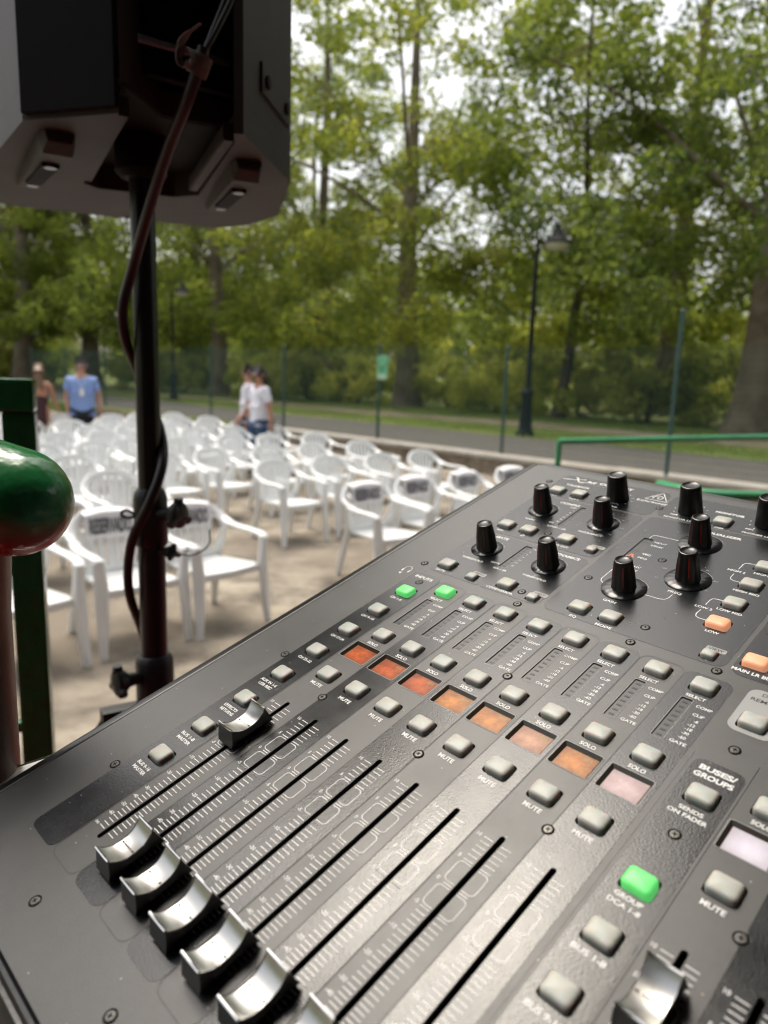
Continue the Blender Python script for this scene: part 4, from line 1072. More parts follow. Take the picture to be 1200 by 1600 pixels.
# black back plate on the flat of the cabinet, left of the recess
mb = MB()
mb.box(((-0.359 + 0.34), (0.8595 - 1.04), 0.312), (0.122, 0.006, 0.612), Matrix.Rotation(rad(-15.9), 3, 'Z')); mb.build('back_plate', M['speakerblack'], sp, bevel=0.001)
# rear connector panel in the recess with vents and a carrying bar
mb = MB(); mb.box((-0.246 + 0.34, 0.966 - 1.04, 0.34), (0.086, 0.008, 0.56), Matrix.Rotation(rad(27), 3, 'Z')); mb.build('connector_panel', M['speakerblack'], sp)
for j in range(4):
    for i in range(5):
        mb = MB(); mb.box((-0.276 + 0.34 + i * 0.014, 0.943 - 1.04 + i * .007, 0.185 + j * 0.012), (0.011, 0.006, 0.007), Matrix.Rotation(rad(27), 3, 'Z')); mb.build('vent_rib', M['blackplastic'], sp)
bl, br = Vector((-0.294 + 0.34, 0.895 - 1.04, 0.094)), Vector((-0.205 + 0.34, 0.957 - 1.04, 0.094))
mb = MB(); mb.tube([bl, br], 0.0055, 12); mb.build('carry_bar', M['speakermetal'], sp, smooth=True)
ra = math.atan2(br.y - bl.y, br.x - bl.x)
for dz, hh in ((0.026, 0.030), (-0.022, 0.026)):
    mb = MB(); mb.box((bl + br) / 2 + Vector((0.004, -0.004 + 0.01, dz)), ((br - bl).length - .004, 0.014, hh), Matrix.Rotation(ra, 3, 'Z')); mb.build('bar_housing', M['speakerblack'], sp, bevel=0.003)
for i in range(2):
    mb = MB(); mb.box((-0.262 + 0.34 + .042 * i, 0.943 - 1.04 + .02 * i, 0.262), (0.02, 0.02, 0.02)); mb.build('socket', M['alu'], sp, bevel=0.003)
# two long feet with slots under the base
def foot(c, ang):
    R3 = Matrix.Rotation(ang, 3, 'Z')
    f = MB()
    prof = [(-0.021, 0), (0.021, 0), (0.019, -0.006), (-0.019, -0.006)]
    vs = []
    for yy, s_, dz in ((-0.145, 0.8, 0.012), (-0.125, 1, 0.022), (0.0, 0.95, 0.018), (0.15, 0.7, 0.008)):
        for x, z in ((-0.021, 0.0), (0.021, 0.0), (0.017, -dz), (-0.017, -dz)): vs.append(Vector((x * s_, yy, z)))
    fs = [(i * 4 + k, i * 4 + (k + 1) % 4, i * 4 + 4 + (k + 1) % 4, i * 4 + 4 + k) for i in range(3) for k in range(4)] + [(3, 2, 1, 0), (12, 13, 14, 15)]
    f.add([R3 @ v + Vector(c) for v in vs], fs)
    o = f.build('foot', M['speaker'], sp, bevel=0.002)
    g = MB(); g.box(R3 @ Vector((0, 0.0, -0.0180)) + Vector(c), (0.020, 0.15, 0.006), R3 @ Matrix.Rotation(rad(3), 3, 'X')); g.build('foot_slot', M['speakerblack'], o)
    for yy in (-0.07, 0.085):
        b = MB(); b.lathe([(0.008, -0.003), (0.006, 0.003)], R3 @ Vector((0, yy, -0.0225 if yy < 0 else -0.0150)) + Vector(c), 10); b.build('foot_stud', M['speakermetal'], o)
foot((-0.472 + 0.34, 1.035 - 1.04, 0), rad(33)); foot((-0.243 + 0.34, 1.14 - 1.04, 0), rad(21.8))
# bracket plate with two bolts on the side
n1 = Vector((-0.15 + 0.176, 1.11 - 0.90, 0)).normalized(); ang = math.atan2(n1.y, n1.x)
cpl = Vector((-0.160 + 0.34, 1.03 - 1.04, 0.085)); outv = Vector((n1.y, -n1.x, 0))
mb = MB(); mb.box(cpl + outv * 0.001, (0.13, 0.004, 0.034), Matrix.Rotation(ang, 3, 'Z')); pl = mb.build('side_bracket', M['speaker'], sp, bevel=0.001)
for s_ in (-0.045, 0.045):
    mb = MB(); c_ = cpl + n1 * s_ + outv * 0.004
    mb.tube([c_ - outv * .003, c_ + outv * .002], 0.008, 10); mb.build('bolt', M['speakerblack'], pl, smooth=True)

st = empty('speaker_stand', (-0.34, 1.04, STZ)); tag(st, 'black tripod speaker stand with clamp knobs under the grey loudspeaker', 'stand')
zc1 = at(240, 800, 1.04).z - STZ; zc2 = at(240, 1050, 1.04).z - STZ
mb = MB(); mb.tube([(0, 0, zc1 - 0.1), (0, 0, ZB - STZ - 0.015)], 0.0165, 20); mb.build('upper_pole', M['blackmetal'], st, smooth=True)
mb = MB(); mb.tube([(0, 0, 0.2), (0, 0, zc1 + 0.02)], 0.0195, 20); mb.build('lower_pole', M['blackmetal'], st, smooth=True)
mb = MB(); mb.lathe([(0.0215, -0.05), (0.024, -0.045), (0.024, 0.02), (0.0215, 0.03), (0.018, 0.035)], (0, 0, zc1), 20); cl_ = mb.build('clamp', M['blackplastic'], st, smooth=True)
def wing(c, d, s_, parent):
    d = Vector(d).normalized(); up = Vector((0, 0, 1)); w_ = d.cross(up)
    m_ = MB(); m_.tube([Vector(c), Vector(c) + d * 0.03 * s_], [0.010 * s_, 0.013 * s_], 12)
    base = Vector(c) + d * 0.03 * s_
    m_.tube([base - d * .003, base + d * 0.006, base + d * 0.018 * s_, base + d * 0.022 * s_], [0.014 * s_, 0.023 * s_, 0.024 * s_, 0.016 * s_], 16)
    for k in range(3):
        a = 2.1 * k; v_ = (up * math.cos(a) + w_ * math.sin(a)); m_.tube([base + d * .01, base + d * .012 + v_ * 0.030 * s_], [0.012 * s_, 0.008 * s_], 8)
    return m_.build('knob', M['blackplastic'], parent, smooth=True)
wing((0.015, -0.012, zc1), (0.9, -0.35, 0.05), 0.8, cl_)
wing((0.015, -0.012, zc1 - 0.055), (0.9, -0.3, 0.0), 0.45, cl_)
mb = MB(); mb.lathe([(0.0215, -0.055), (0.028, -0.05), (0.028, 0.02), (0.024, 0.028), (0.0215, 0.03)], (0, 0, zc2), 20); c2_ = mb.build('collar', M['blackplastic'], st, smooth=True)
wing((-0.012, -0.018, zc2), (-0.75, -0.6, 0.0), 0.85, c2_)
mb = MB(); mb.lathe([(0.024, -0.03), (0.042, -0.02), (0.042, 0.0), (0.026, 0.012)], (0, 0, zc2 - 0.058), 20); mb.build('leg_hub', M['blackmetal'], st, smooth=True)
for az in (212, 70, 330):
    d = Vector((math.cos(rad(az)), math.sin(rad(az)), 0))
    mb = MB(); mb.box(d * 0.05 + Vector((0, 0, zc2 - 0.062)), (0.06, 0.026, 0.034), Matrix.Rotation(rad(az), 3, 'Z')); mb.build('hinge', M['blackplastic'], st, bevel=0.004)
    foot_p = d * 0.50 + Vector((0, 0, 0.02)); hip = d * 0.07 + Vector((0, 0, zc2 - 0.066))
    mb = MB(); mb.tube([hip, foot_p], 0.0125, 12); lg = mb.build('leg', M['blackmetal'], st, smooth=True)
    mb = MB(); mb.tube([foot_p + (hip - foot_p).normalized() * .05, foot_p - (hip - foot_p).normalized() * .02], [0.016, 0.018], 10); mb.build('rubber_foot', M['blackplastic'], lg, smooth=True)
    mb = MB(); mb.tube([hip.lerp(foot_p, 0.45), Vector((0, 0, 0.26)) + d * 0.02], 0.008, 8); mb.build('brace', M['blackmetal'], st, smooth=True)
# safety wire and pin on the clamp
mb = MB(); w0 = Vector((0.035, -0.02, zc1 - 0.053)); mb.tube(pathpts([w0, w0 + Vector((0.03, -0.005, -0.004)), w0 + Vector((0.055, -0.005, 0.012)), w0 + Vector((0.056, -0.002, 0.035))], 6), 0.0012, 6); mb.build('safety_wire', M['speakermetal'], st, smooth=True)
mb = MB(); mb.tube(pathpts([(-0.018, -0.012, zc1 - 0.003), (-0.03, -0.014, zc1 + 0.004), (-0.038, -0.014, zc1 - 0.001), (-0.03, -0.014, zc1 - 0.007), (-0.018, -0.012, zc1 - 0.005)], 5), 0.0022, 6); mb.build('lock_pin', M['blackmetal'], st, smooth=True)

# cables from the speaker wound down the pole
cab = empty('speaker_cable', (-0.34, 1.04, STZ)); tag(cab, 'dark red black cable bundle winding down the speaker pole', 'cable')
cb = Vector((-0.34, 1.04, STZ))
P_ = lambda x, y, d: at(x, y, d) - cb
mb = MB(); mb.tube(pathpts([P_(318, 75, 0.85), P_(309, 110, 0.852), P_(290, 165, 0.868), P_(262, 235, 0.905), P_(232, 330, 0.955), P_(207, 420, 1.0), P_(192, 480, 1.012), P_(196, 530, 1.03), P_(215, 580, 1.065), P_(240, 640, 1.078), P_(254, 690, 1.05), P_(252, 735, 1.012), P_(232, 790, 0.998), P_(208, 840, 1.005), P_(200, 890, 1.02), P_(204, 935, 1.03), P_(222, 985, 1.07), P_(236, 1040, 1.09)], 8), 0.0068, 14)
mb.build('cable_bundle', M['cable'], cab, smooth=True)
for dx in (0, 9):
    mb = MB(); mb.tube(pathpts([P_(372 + dx, -60, 0.87), P_(352 + dx, 0, 0.865), P_(334 + dx * .6, 45, 0.855), P_(318, 85, 0.85), P_(310, 108, 0.85)], 6), 0.0034, 8); mb.build('thin_cable', M['cable'], cab, smooth=True)
# velcro tie: a band round the bundle and a curled tongue
mb = MB(); mb.ribbon([P_(322, 96, 0.838), P_(308, 84, 0.836), P_(299, 92, 0.838)], 0.016, 0.002, lambda i: (0.35, 0, 0.9)); 
tp = [P_(325, 103, 0.840), P_(311, 97, 0.832), P_(301, 108, 0.836), P_(297, 120, 0.842)]
mb = MB(); mb.tube([P_(317, 88, 0.850), P_(311, 104, 0.850), P_(306, 118, 0.852)], [0.0108, 0.0112, 0.0108], 14)
loop_ = [P_(305, 98, 0.838), P_(300, 82, 0.835), P_(288, 73, 0.833), P_(280, 84, 0.832), P_(282, 100, 0.833), P_(290, 105, 0.834), P_(296, 98, 0.834)]
mb.ribbon(pathpts(loop_, 4), 0.013, 0.0016, lambda i: (0.3, 0.9, 0.2))
tng = pathpts([P_(280, 90, 0.832), P_(282, 70, 0.830), P_(292, 54, 0.828), P_(304, 44, 0.827), P_(313, 37, 0.826)], 4)
mb.ribbon(tng, [0.006 + 0.004 * math.sin(min(1, i / 12) * 1.57) for i in range(len(tng))], 0.0016, lambda i: (0.75, 0.25, 0.6))
mb.build('velcro_tie', M['velcro'], cab, smooth=True)

# ------------------------------------------------------------------ the mixing desk. Its own frame in millimetres: u to the right, v away from the operator, z out of the panel
PW = np.array([[0.7030, 0.68792, -0.18044], [-0.70969, 0.66211, -0.24072], [-0.04612, 0.29728, 0.95368]])
PO = np.array([-0.04796, 0.36877, 1.52404])
BASE = np.array([191.0, 85.0, -74.0])
root = empty('mixing_console', (0, 0, 0))
ow = PO + PW @ BASE / 1000
root.matrix_world = Matrix([[*PW[0], ow[0]], [*PW[1], ow[1]], [*PW[2], ow[2]], [0, 0, 0, 1]])
tag(root, 'grey digital mixing console with faders, milky buttons and black knobs', 'mixing console')
def scaled(mb, origin=None):
    o = BASE if origin is None else np.array(origin)
    mb.v = [((p[0] - o[0]) / 1000, (p[1] - o[1]) / 1000, (p[2] - o[2]) / 1000) for p in mb.v]
    return mb
def part(name, mb, m, parent=None, smooth=False, bevel=0.0):
    return scaled(mb).build(name, m, parent or root, smooth, bevel / 1000)
def loc_of(u, v, z=0.0): return ((u - BASE[0]) / 1000, (v - BASE[1]) / 1000, (z - BASE[2]) / 1000)
def shared(mb, m, name, smooth=False, bevel=0.0):
    o = scaled(mb, (0, 0, 0)).build(name, m, None, smooth, bevel / 1000)
    me = o.data; bpy.data.objects.remove(o); return me
def inst(name, me, u, v, z=0.0, parent=None):
    o = bpy.data.objects.new(name, me); COL.objects.link(o)
    if parent is None: o.parent = root; o.location = loc_of(u, v, z)
    else: o.parent = parent; o.location = (u / 1000, v / 1000, z / 1000)
    return o
def fill(mb, outer, holes, z, wall=0.0):
    """flat plate with holes; wall > 0 adds the cut edges downward"""
    loops = [outer] + holes
    V2 = []; F = []
    for L in loops:
        k = len(V2); V2 += [Vector(p) for p in L]; F.append(list(range(k, k + len(L))))
    r = delaunay_2d_cdt(V2, [], F, 2, 1e-6)
    mb.add([(p.x, p.y, z) for p in r[0]], [tuple(f) for f in r[2]])
    if wall:
        for L in loops:
            n = len(L)
            mb.add([(x, y, z) for x, y in L] + [(x, y, z - wall) for x, y in L], [(i, (i + 1) % n, n + (i + 1) % n, n + i) for i in range(n)])
    return mb
def clear_of(outer, hole):
    xs = [p[0] for p in outer]; ys = [p[1] for p in outer]
    return all(min(xs) + .05 < x < max(xs) - .05 and min(ys) + .05 < y < max(ys) - .05 for x, y in hole)

PT = 24.0
cols = [i * PT for i in range(8)]
gcols = [219.2, 243.6]
B_SEL, B_SOLO, B_MUTE = 130.3, 72.7, 28.4
DU, DV = 0.2, 0.1
big = []       # (u, v, kind) big buttons
for i, u in enumerate(cols):
    big += [(u + DU, B_SEL, 'green' if i == 0 else ''), (u + DU, B_SOLO, ''), (u + DU, B_MUTE, '')]
for v, k in ((117.2, 'green'), (91.3, ''), (65.5, ''), (39.6, ''), (13.3, ''), (-12.9, ''), (-39.9, ''), (-65.5, '')): big.append((-23.2, v, k))
big += [(-22.7, 296.3, ''), (-3.4, 297.2, ''), (-22.5, 227.7, ''), (-3.0, 227.7, ''), (28.1, 228.6, ''), (-22.3, 159.1, ''), (28.4, 158.6, ''), (81.1, 159.4, ''), (101.4, 159.4, ''),
        (151.7, 254.0, ''), (151.8, 230.8, ''), (151.8, 207.0, ''), (152.0, 184.1, 'orange'), (180.6, 161.3, 'orange'), (195.8, 118.0, ''), (106.5, 300.0, ''),
        (195.9, 64.7, ''), (195.6, 13.4, 'green'), (195.4, -12.7, ''), (195.0, -38.2, '')]
for u in gcols: big += [(u + DU + .2, 73.0, ''), (u + DU + .2, 29.5, '')]
small = [(50.6, 223.8), (2.6, 154.5), (51.2, 154.2), (159.4, 155.6)]
W_BIG, W_SMALL = (13.3, 11.1), (8.8, 7.8)
wells = [rrect(u - W_BIG[0] / 2, u + W_BIG[0] / 2, v - W_BIG[1] / 2, v + W_BIG[1] / 2, 2.0, 4) for u, v, k in big] + [rrect(u - W_SMALL[0] / 2, u + W_SMALL[0] / 2, v - W_SMALL[1] / 2, v + W_SMALL[1] / 2, 1.4, 4) for u, v in small]
slots = [rrect(u - 1.35, u + 1.35, -111.3, 0.0, 1.3, 4) for u in cols + gcols]
lcds = [rrect(u - 10.0, u + 9.7, 45.6, 60.9, 0.9, 3) for u in cols + gcols]
meters = [rrect(u - 5.4, u + 0.1, 86.4, 118.3, 0.7, 3) for u in cols]
m_cfg = rrect(9.8, 14.2, 244.9, 278.6, 0.6, 3); m_gate = rrect(8.6, 14.4, 175.2, 207.8, 0.6, 3); m_eq = rrect(72.0, 78.8, 213.0, 256.3, 1.0, 3)
allholes = wells + slots + lcds + meters + [m_cfg, m_gate, m_eq]
UL, UR, VF, VB = -70.2, 455.0, -161.5, 336.0
plate_out = rrect(UL, UR, VF, VB, 3.0, 4)
mb = MB(); fill(mb, plate_out, allholes, 0.0, wall=2.4); faceplate = part('faceplate', mb, M['plate'])
# inside of the desk seen through the openings
mb = MB(); mb.add([(UL + 1, VF + 1, -4.2), (UR - 1, VF + 1, -4.2), (UR - 1, VB - 1, -4.2), (UL + 1, VB - 1, -4.2)], [(0, 1, 2, 3)]); part('inner_tray', mb, M['blackvoid'])
# body: black cheeks round the plate, rounded front lip, back
mb = MB()
def sweep_profile(mb, prof, u0, u1):
    n = len(prof)
    mb.add([(u0, y, z) for y, z in prof] + [(u1, y, z) for y, z in prof], [(i, i + 1, n + i + 1, n + i) for i in range(n - 1)] + [tuple(range(n - 1, -1, -1)), tuple(range(n, 2 * n))])
sweep_profile(mb, [(-161.7, -3.0), (-161.7, -0.5), (-163.0, -3.4), (-164.6, -3.4), (-166.0, 0.2), (-167.6, 0.6), (-169.5, -0.6), (-176, -7.0), (-181, -16), (-183, -30), (-183, -74), (-161, -74)], -76.0, 460)
part('front_lip', mb, M['cheek'], smooth=True)
for s_, u_in in ((-1, UL), (1, UR)):
    mb = MB()
    pr = [(0.45, -3.0), (0.45, -0.4), (0.8, -0.1), (1.8, 0.0), (5.6, -0.25), (6.9, -0.9), (7.4, -2.2), (7.4, -74), (0.45, -74)]
    n = len(pr)
    ends = [-161.4, 322.0, 331.0, 337.5]; shr = [0, 0, 1.6, 7.0]
    vs = []
    for v_, h_ in zip(ends, shr):
        vs += [(u_in + s_ * (x - (h_ if x > 2 else 0) * (x - 2) / 5.4), v_, z) for x, z in pr]
    fs = [(j * n + i, j * n + i + 1, (j + 1) * n + i + 1, (j + 1) * n + i) for j in range(3) for i in range(n - 1)] + [tuple(range(n)), tuple(3 * n + i for i in range(n))]
    mb.add(vs, fs); part('side_cheek', mb, M['cheek'], smooth=True)
mb = MB(); mb.box(((UL + UR) / 2, 341.0, -38.0), (UR - UL - 4, 9.0, 72.0)); mb.box(((UL + UR) / 2, 85.0, -72.5), (UR - UL, 480, 3)); part('back_body', mb, M['cheek'], bevel=1.2)

# ---- dark lacquer fields printed on the plate (each with the openings cut out)
def field(name, outer, z=0.12, m='stripe'):
    hs_ = [h for h in allholes if clear_of(outer, h)]
    mb = MB(); fill(mb, outer, hs_, z); return part(name, mb, M[m])
field('lacquer_stripe', rrect(-36.0, -12.3, -128.5, 142.0, 4.5))
for i, u in enumerate(cols):
    if i % 2: field('lacquer_stripe', rrect(u - 11.9, u + 11.9, -128.5, 139.4, 5.0))
field('lacquer_stripe', rrect(184.6, 206.4, -128.5, 85.5, 4.5))
field('lacquer_stripe', rrect(gcols[1] - 12.0, gcols[1] + 12.2, -128.5, 96.0, 5.0))
field('lacquer_panel', rrect(-34.0, 58.6, 287.2, 328.0, 6.0))
field('lacquer_panel', rrect(-34.2, 57.9, 214.6, 284.6, 5.5))
gp = rrect(-33.0, 57.6, 148.2, 211.9, 5.5)
gp = gp[:18] + [(10.6, 148.2), (12.4, 150.4), (14.2, 148.2)] + gp[18:]
gp = gp[:6] + [(15.2, 211.9), (12.8, 209.6), (10.4, 211.9)] + gp[6:]
field('lacquer_panel', gp)
field('lacquer_panel', rrect(60.6, 169.6, 148.4, 288.2, 6.0))
field('lacquer_panel', rrect(61.4, 212.0, 291.2, 328.0, 6.0))
field('lacquer_panel', rrect(172.2, 260.0, 147.8, 288.2, 6.0))
field('light_field', rrect(186.0, 206.2, 109.6, 142.6, 5.0), m='tag')
# thin dark outlines of the plain strips, and the raised line between the sections
def outline(mb, loop, w, z, closed=True):
    n = len(loop); P = [Vector(p) for p in loop]; inn = []; out = []
    for i in range(n):
        a = P[(i - 1) % n] if closed or i else P[i]; c_ = P[(i + 1) % n] if closed or i < n - 1 else P[i]
        t = (c_ - a).normalized() if (c_ - a).length > 1e-9 else Vector((1, 0)); q = Vector((-t.y, t.x)) * w / 2
        inn.append(P[i] + q); out.append(P[i] - q)
    vs = [(p.x, p.y, z) for p in inn] + [(p.x, p.y, z) for p in out]
    mb.add(vs, [(i, (i + 1) % n, n + (i + 1) % n, n + i) for i in range(n if closed else n - 1)])
for i, u in enumerate(cols):
    if i % 2 == 0:
        mb = MB(); outline(mb, rrect(u - 11.7, u + 11.7, -128.5, 139.4, 5.0), 0.35, 0.10); part('strip_outline', mb, M['printdark'])
mb = MB(); mb.box((207.4, -18.0, 0.12), (0.7, 224, 0.3)); mb.box((182.6, -21.0, 0.05), (0.4, 216, 0.12)); part('divider_ridge', mb, M['plate'])

# ---- buttons
def button_mesh(w, d, h, m, r=2.2):
    mb = MB(); lv = [(0.0, -2.0, 0), (0.0, h * .55, 0), (0.35, h * .8, .3), (0.9, h * .95, .5), (1.7, h * 1.02, 1.0)]
    vs = []; fs = []
    for ins, z, dr in lv:
        L = rrect(-w / 2 + ins, w / 2 - ins, -d / 2 + ins, d / 2 - ins, max(.5, r - dr), 4)
        vs += [(x, y, z) for x, y in L]
    n = len(L)
    fs = [(j * n + i, j * n + (i + 1) % n, (j + 1) * n + (i + 1) % n, (j + 1) * n + i) for j in range(len(lv) - 1) for i in range(n)]
    k = len(vs); vs.append((0, 0, h * 1.08)); fs += [((len(lv) - 1) * n + i, (len(lv) - 1) * n + (i + 1) % n, k) for i in range(n)]
    mb.add(vs, fs); return shared(mb, m, 'button', smooth=True)
bm_ = {'': button_mesh(11.7, 9.5, 3.0, M['button']), 'green': button_mesh(11.7, 9.5, 3.0, M['buttongreen']), 'orange': button_mesh(11.7, 9.5, 3.0, M['buttonorange'])}
bs_ = button_mesh(7.4, 6.4, 2.4, M['button'], 1.5)
for u, v, k in big:
    o = inst('button', bm_[k], u, v)
    if k == 'green': o['label'] = 'lit green button'
    if k == 'orange': o['label'] = 'lit orange button'
for u, v in small: inst('small_button', bs_, u, v)

# ---- level meters
def meter_window(hole, n, u0, u1, v0, v1, name='meter_window'):
    mb = MB(); xs = [p[0] for p in hole]; ys = [p[1] for p in hole]
    mb.add([(min(xs), min(ys), -0.45), (max(xs), min(ys), -0.45), (max(xs), max(ys), -0.45), (min(xs), max(ys), -0.45)], [(0, 1, 2, 3)])
    w = part(name, mb, M['meter'])
    mb = MB()
    for j in range(n):
        y_ = v0 + (v1 - v0) * j / (n - 1); mb.box(((u0 + u1) / 2, y_, -0.38), (u1 - u0, 1.1, 0.1))
    scaled(mb).build('led_row', M['led'], w)
    return w
for i, u in enumerate(cols): meter_window(meters[i], 8, u - 3.9, u - 1.3, 89, 115.6)
meter_window(m_cfg, 7, 11.2, 13.0, 248, 275.5); meter_window(m_gate, 8, 10.2, 12.8, 178, 205)
w_eq = meter_window(m_eq, 2, 75.0, 75.4, 220, 222, 'mode_window')
mb = MB()
for i, u in enumerate(cols): outline(mb, rrect(u - 5.7, u + .4, 86.1, 118.6, .8, 3), 0.22, 0.16)
outline(mb, rrect(9.5, 14.5, 244.6, 278.9, .8, 3), .2, .16); outline(mb, rrect(8.3, 14.7, 174.9, 208.1, .8, 3), .2, .16)
part('meter_outline', mb, M['printgrey'])
mb = MB()
for u in cols + gcols: outline(mb, rrect(u - 10.3, u + 10.0, 45.3, 61.2, 1.1, 3), 0.35, 0.17)
part('screen_outline', mb, M['printgrey'])
# filter curve symbols in the mode window: the lit one is red
def curve_sym(pts, w, z, m, name):
    mb = MB(); outline(mb, pts, w, z, closed=False); scaled(mb).build(name, m, w_eq)
curve_sym([(72.8, 229.2), (74.2, 229.6), (75.0, 230.8), (75.5, 232.6), (76.2, 232.4), (76.6, 230.6), (77.4, 229.6), (78.3, 229.2)], 0.75, -0.3, M['printred'], 'lit_symbol')
for v_ in (237.0, 250.5, 254.6, 219.5): curve_sym([(73.0, v_), (74.4, v_ + .3), (75.4, v_ + 1.8), (76.6, v_ + .3), (78.0, v_)], 0.4, -0.3, M['led'], 'symbol')

# ---- little screens
lc = ['lcdred', 'lcdred', 'lcdred', 'lcdorange', 'lcdorange', 'lcdpeach', 'lcdorange', 'lcdpink', 'lcdwhite', 'lcdwhite']
llab = ['deep orange lit screen'] * 3 + ['amber lit screen'] * 2 + ['peach lit screen', 'amber lit screen', 'pale pink lit screen', 'white lit screen', 'white lit screen']
for i, u in enumerate(cols + gcols):
    mb = MB(); x0, x1, y0, y1 = u - 10.0, u + 9.7, 45.6, 60.9; b_ = 1.45
    # bevelled window frame sloping down to the screen
    o_ = [(x0 + .1, y0 + .1, -0.05), (x1 - .1, y0 + .1, -0.05), (x1 - .1, y1 - .1, -0.05), (x0 + .1, y1 - .1, -0.05)]; n_ = [(x0 + b_, y0 + b_, -1.5), (x1 - b_, y0 + b_, -1.5), (x1 - b_, y1 - b_, -1.5), (x0 + b_, y1 - b_, -1.5)]
    mb.add(o_ + n_, [(k, (k + 1) % 4, 4 + (k + 1) % 4, 4 + k) for k in range(4)]); fr = part('screen_frame', mb, M['bezel'])
    mb = MB(); mb.add(n_, [(0, 1, 2, 3)]); mb.v = [(p[0], p[1], p[2] - .02) for p in mb.v]
    sc_ = scaled(mb).build('screen', M[lc[i]], fr); sc_['label'] = llab[i]
    if 1 <= i <= 6:
        mb = MB(); add_text(mb, '005' if i != 3 else '009', u + 4.2, 57.2, 1.9, -1.45, bold=0.01); scaled(mb).build('digits', M['lcdink'], fr)

# ---- knobs
def knob_mesh(rb, rt_, h):
    mb = MB(); N = 48
    prof = [(rb * 1.04, 0.4, 0), (rb * 1.03, 1.4, 0), (rb, 2.0, 1), (rb * .93, h * .5, 1), (rt_ * 1.02, h * .9, 1), (rt_, h * .96, .4), (rt_ * .95, h * .992, 0), (rt_ * .86, h, 0), (rt_ * .80, h * .985, 0), (rt_ * .3, h * .965, 0)]
    vs = []; fs = []
    for r, z, fl in prof:
        for k in range(N):
            a = 2 * math.pi * k / N
            q = r * (1 - 0.022 * fl * (1 if k % 6 in (0,) else 0))
            vs.append((q * math.cos(a), q * math.sin(a), z))
    for i in range(len(prof) - 1):
        for k in range(N): fs.append((i * N + k, i * N + (k + 1) % N, (i + 1) * N + (k + 1) % N, (i + 1) * N + k))
    fs.append(tuple((len(prof) - 1) * N + k for k in range(N)))
    mb.add(vs, fs); return shared(mb, M['knob'], 'knob', smooth=True)
def skirt_mesh(r):
    mb = MB(); N = 60; prof = [(r, 0.12), (r, 0.55), (r - .5, 0.9), (r * .70, 1.5), (r * .55, 1.6)]
    vs = []; fs = []
    for i, (q, z) in enumerate(prof):
        for k in range(N):
            a = 2 * math.pi * k / N; vs.append((q * math.cos(a), q * math.sin(a), z - (0.16 if (k % 4 == 0 and i in (2, 3)) else 0)))
    fs = [(i * N + k, i * N + (k + 1) % N, (i + 1) * N + (k + 1) % N, (i + 1) * N + k) for i in range(len(prof) - 1) for k in range(N)]
    mb.add(vs, fs); return shared(mb, M['skirt'], 'knob_collar', smooth=True)
kA, kB = knob_mesh(7.3, 5.5, 20.5), knob_mesh(8.2, 6.9, 20.5)
sA, sB = skirt_mesh(11.4), skirt_mesh(13.6)
for u, v, big_ in ((-13.3, 261.0, 0), (37.6, 261.2, 0), (-13.1, 191.0, 0), (37.8, 191.4, 0), (92.0, 191.5, 1), (119.0, 219.3, 1), (106.6, 263.9, 1)):
    k = inst('knob', kA, u, v); inst('knob_collar', sB if big_ else sA, 0, 0, 0, k)
mb = MB(); mb.box((0, 6.55, 18.2), (0.9, 0.7, 4.0)); mb.box((0, 7.2, 12.0), (0.9, 0.6, 9.0), Matrix.Rotation(rad(4.5), 3, 'X')); pm_ = shared(mb, M['pointer'], 'pointer_line')
mb = MB()  # painted streaks imitating red reflections on the knob sides
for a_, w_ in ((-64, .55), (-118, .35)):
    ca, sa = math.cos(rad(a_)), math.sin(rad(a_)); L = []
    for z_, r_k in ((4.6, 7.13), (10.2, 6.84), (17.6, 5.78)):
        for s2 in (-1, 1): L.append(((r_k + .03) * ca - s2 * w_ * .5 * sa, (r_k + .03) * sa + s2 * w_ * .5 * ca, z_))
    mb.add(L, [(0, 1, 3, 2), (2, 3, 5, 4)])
glint_me = shared(mb, M['redglint'], 'red_glint_paint')
for k in [o for o in root.children if o.data is not None and o.data == kA]: inst('red_glint_paint', glint_me, 0, 0, 0, k)
dots = MB()
for u, v in ((25.6, 303.6), (80.5, 307.4), (132.3, 310.2)):
    k = inst('knob', kB, u, v); p = inst('pointer_line', pm_, 0, 0, 0, k); p.rotation_euler = (0, 0, rad(-40))
    for q in range(11):
        a = rad(-60 + 300 * q / 10 - 30 - 0); a = rad(240 - 30 * q)
        dots.lathe([(0.5, 0), (0.3, 0.02)], (u + 11.2 * math.cos(a), v + 11.2 * math.sin(a), 0.16), 8)
part('scale_dots', dots, M['print'])

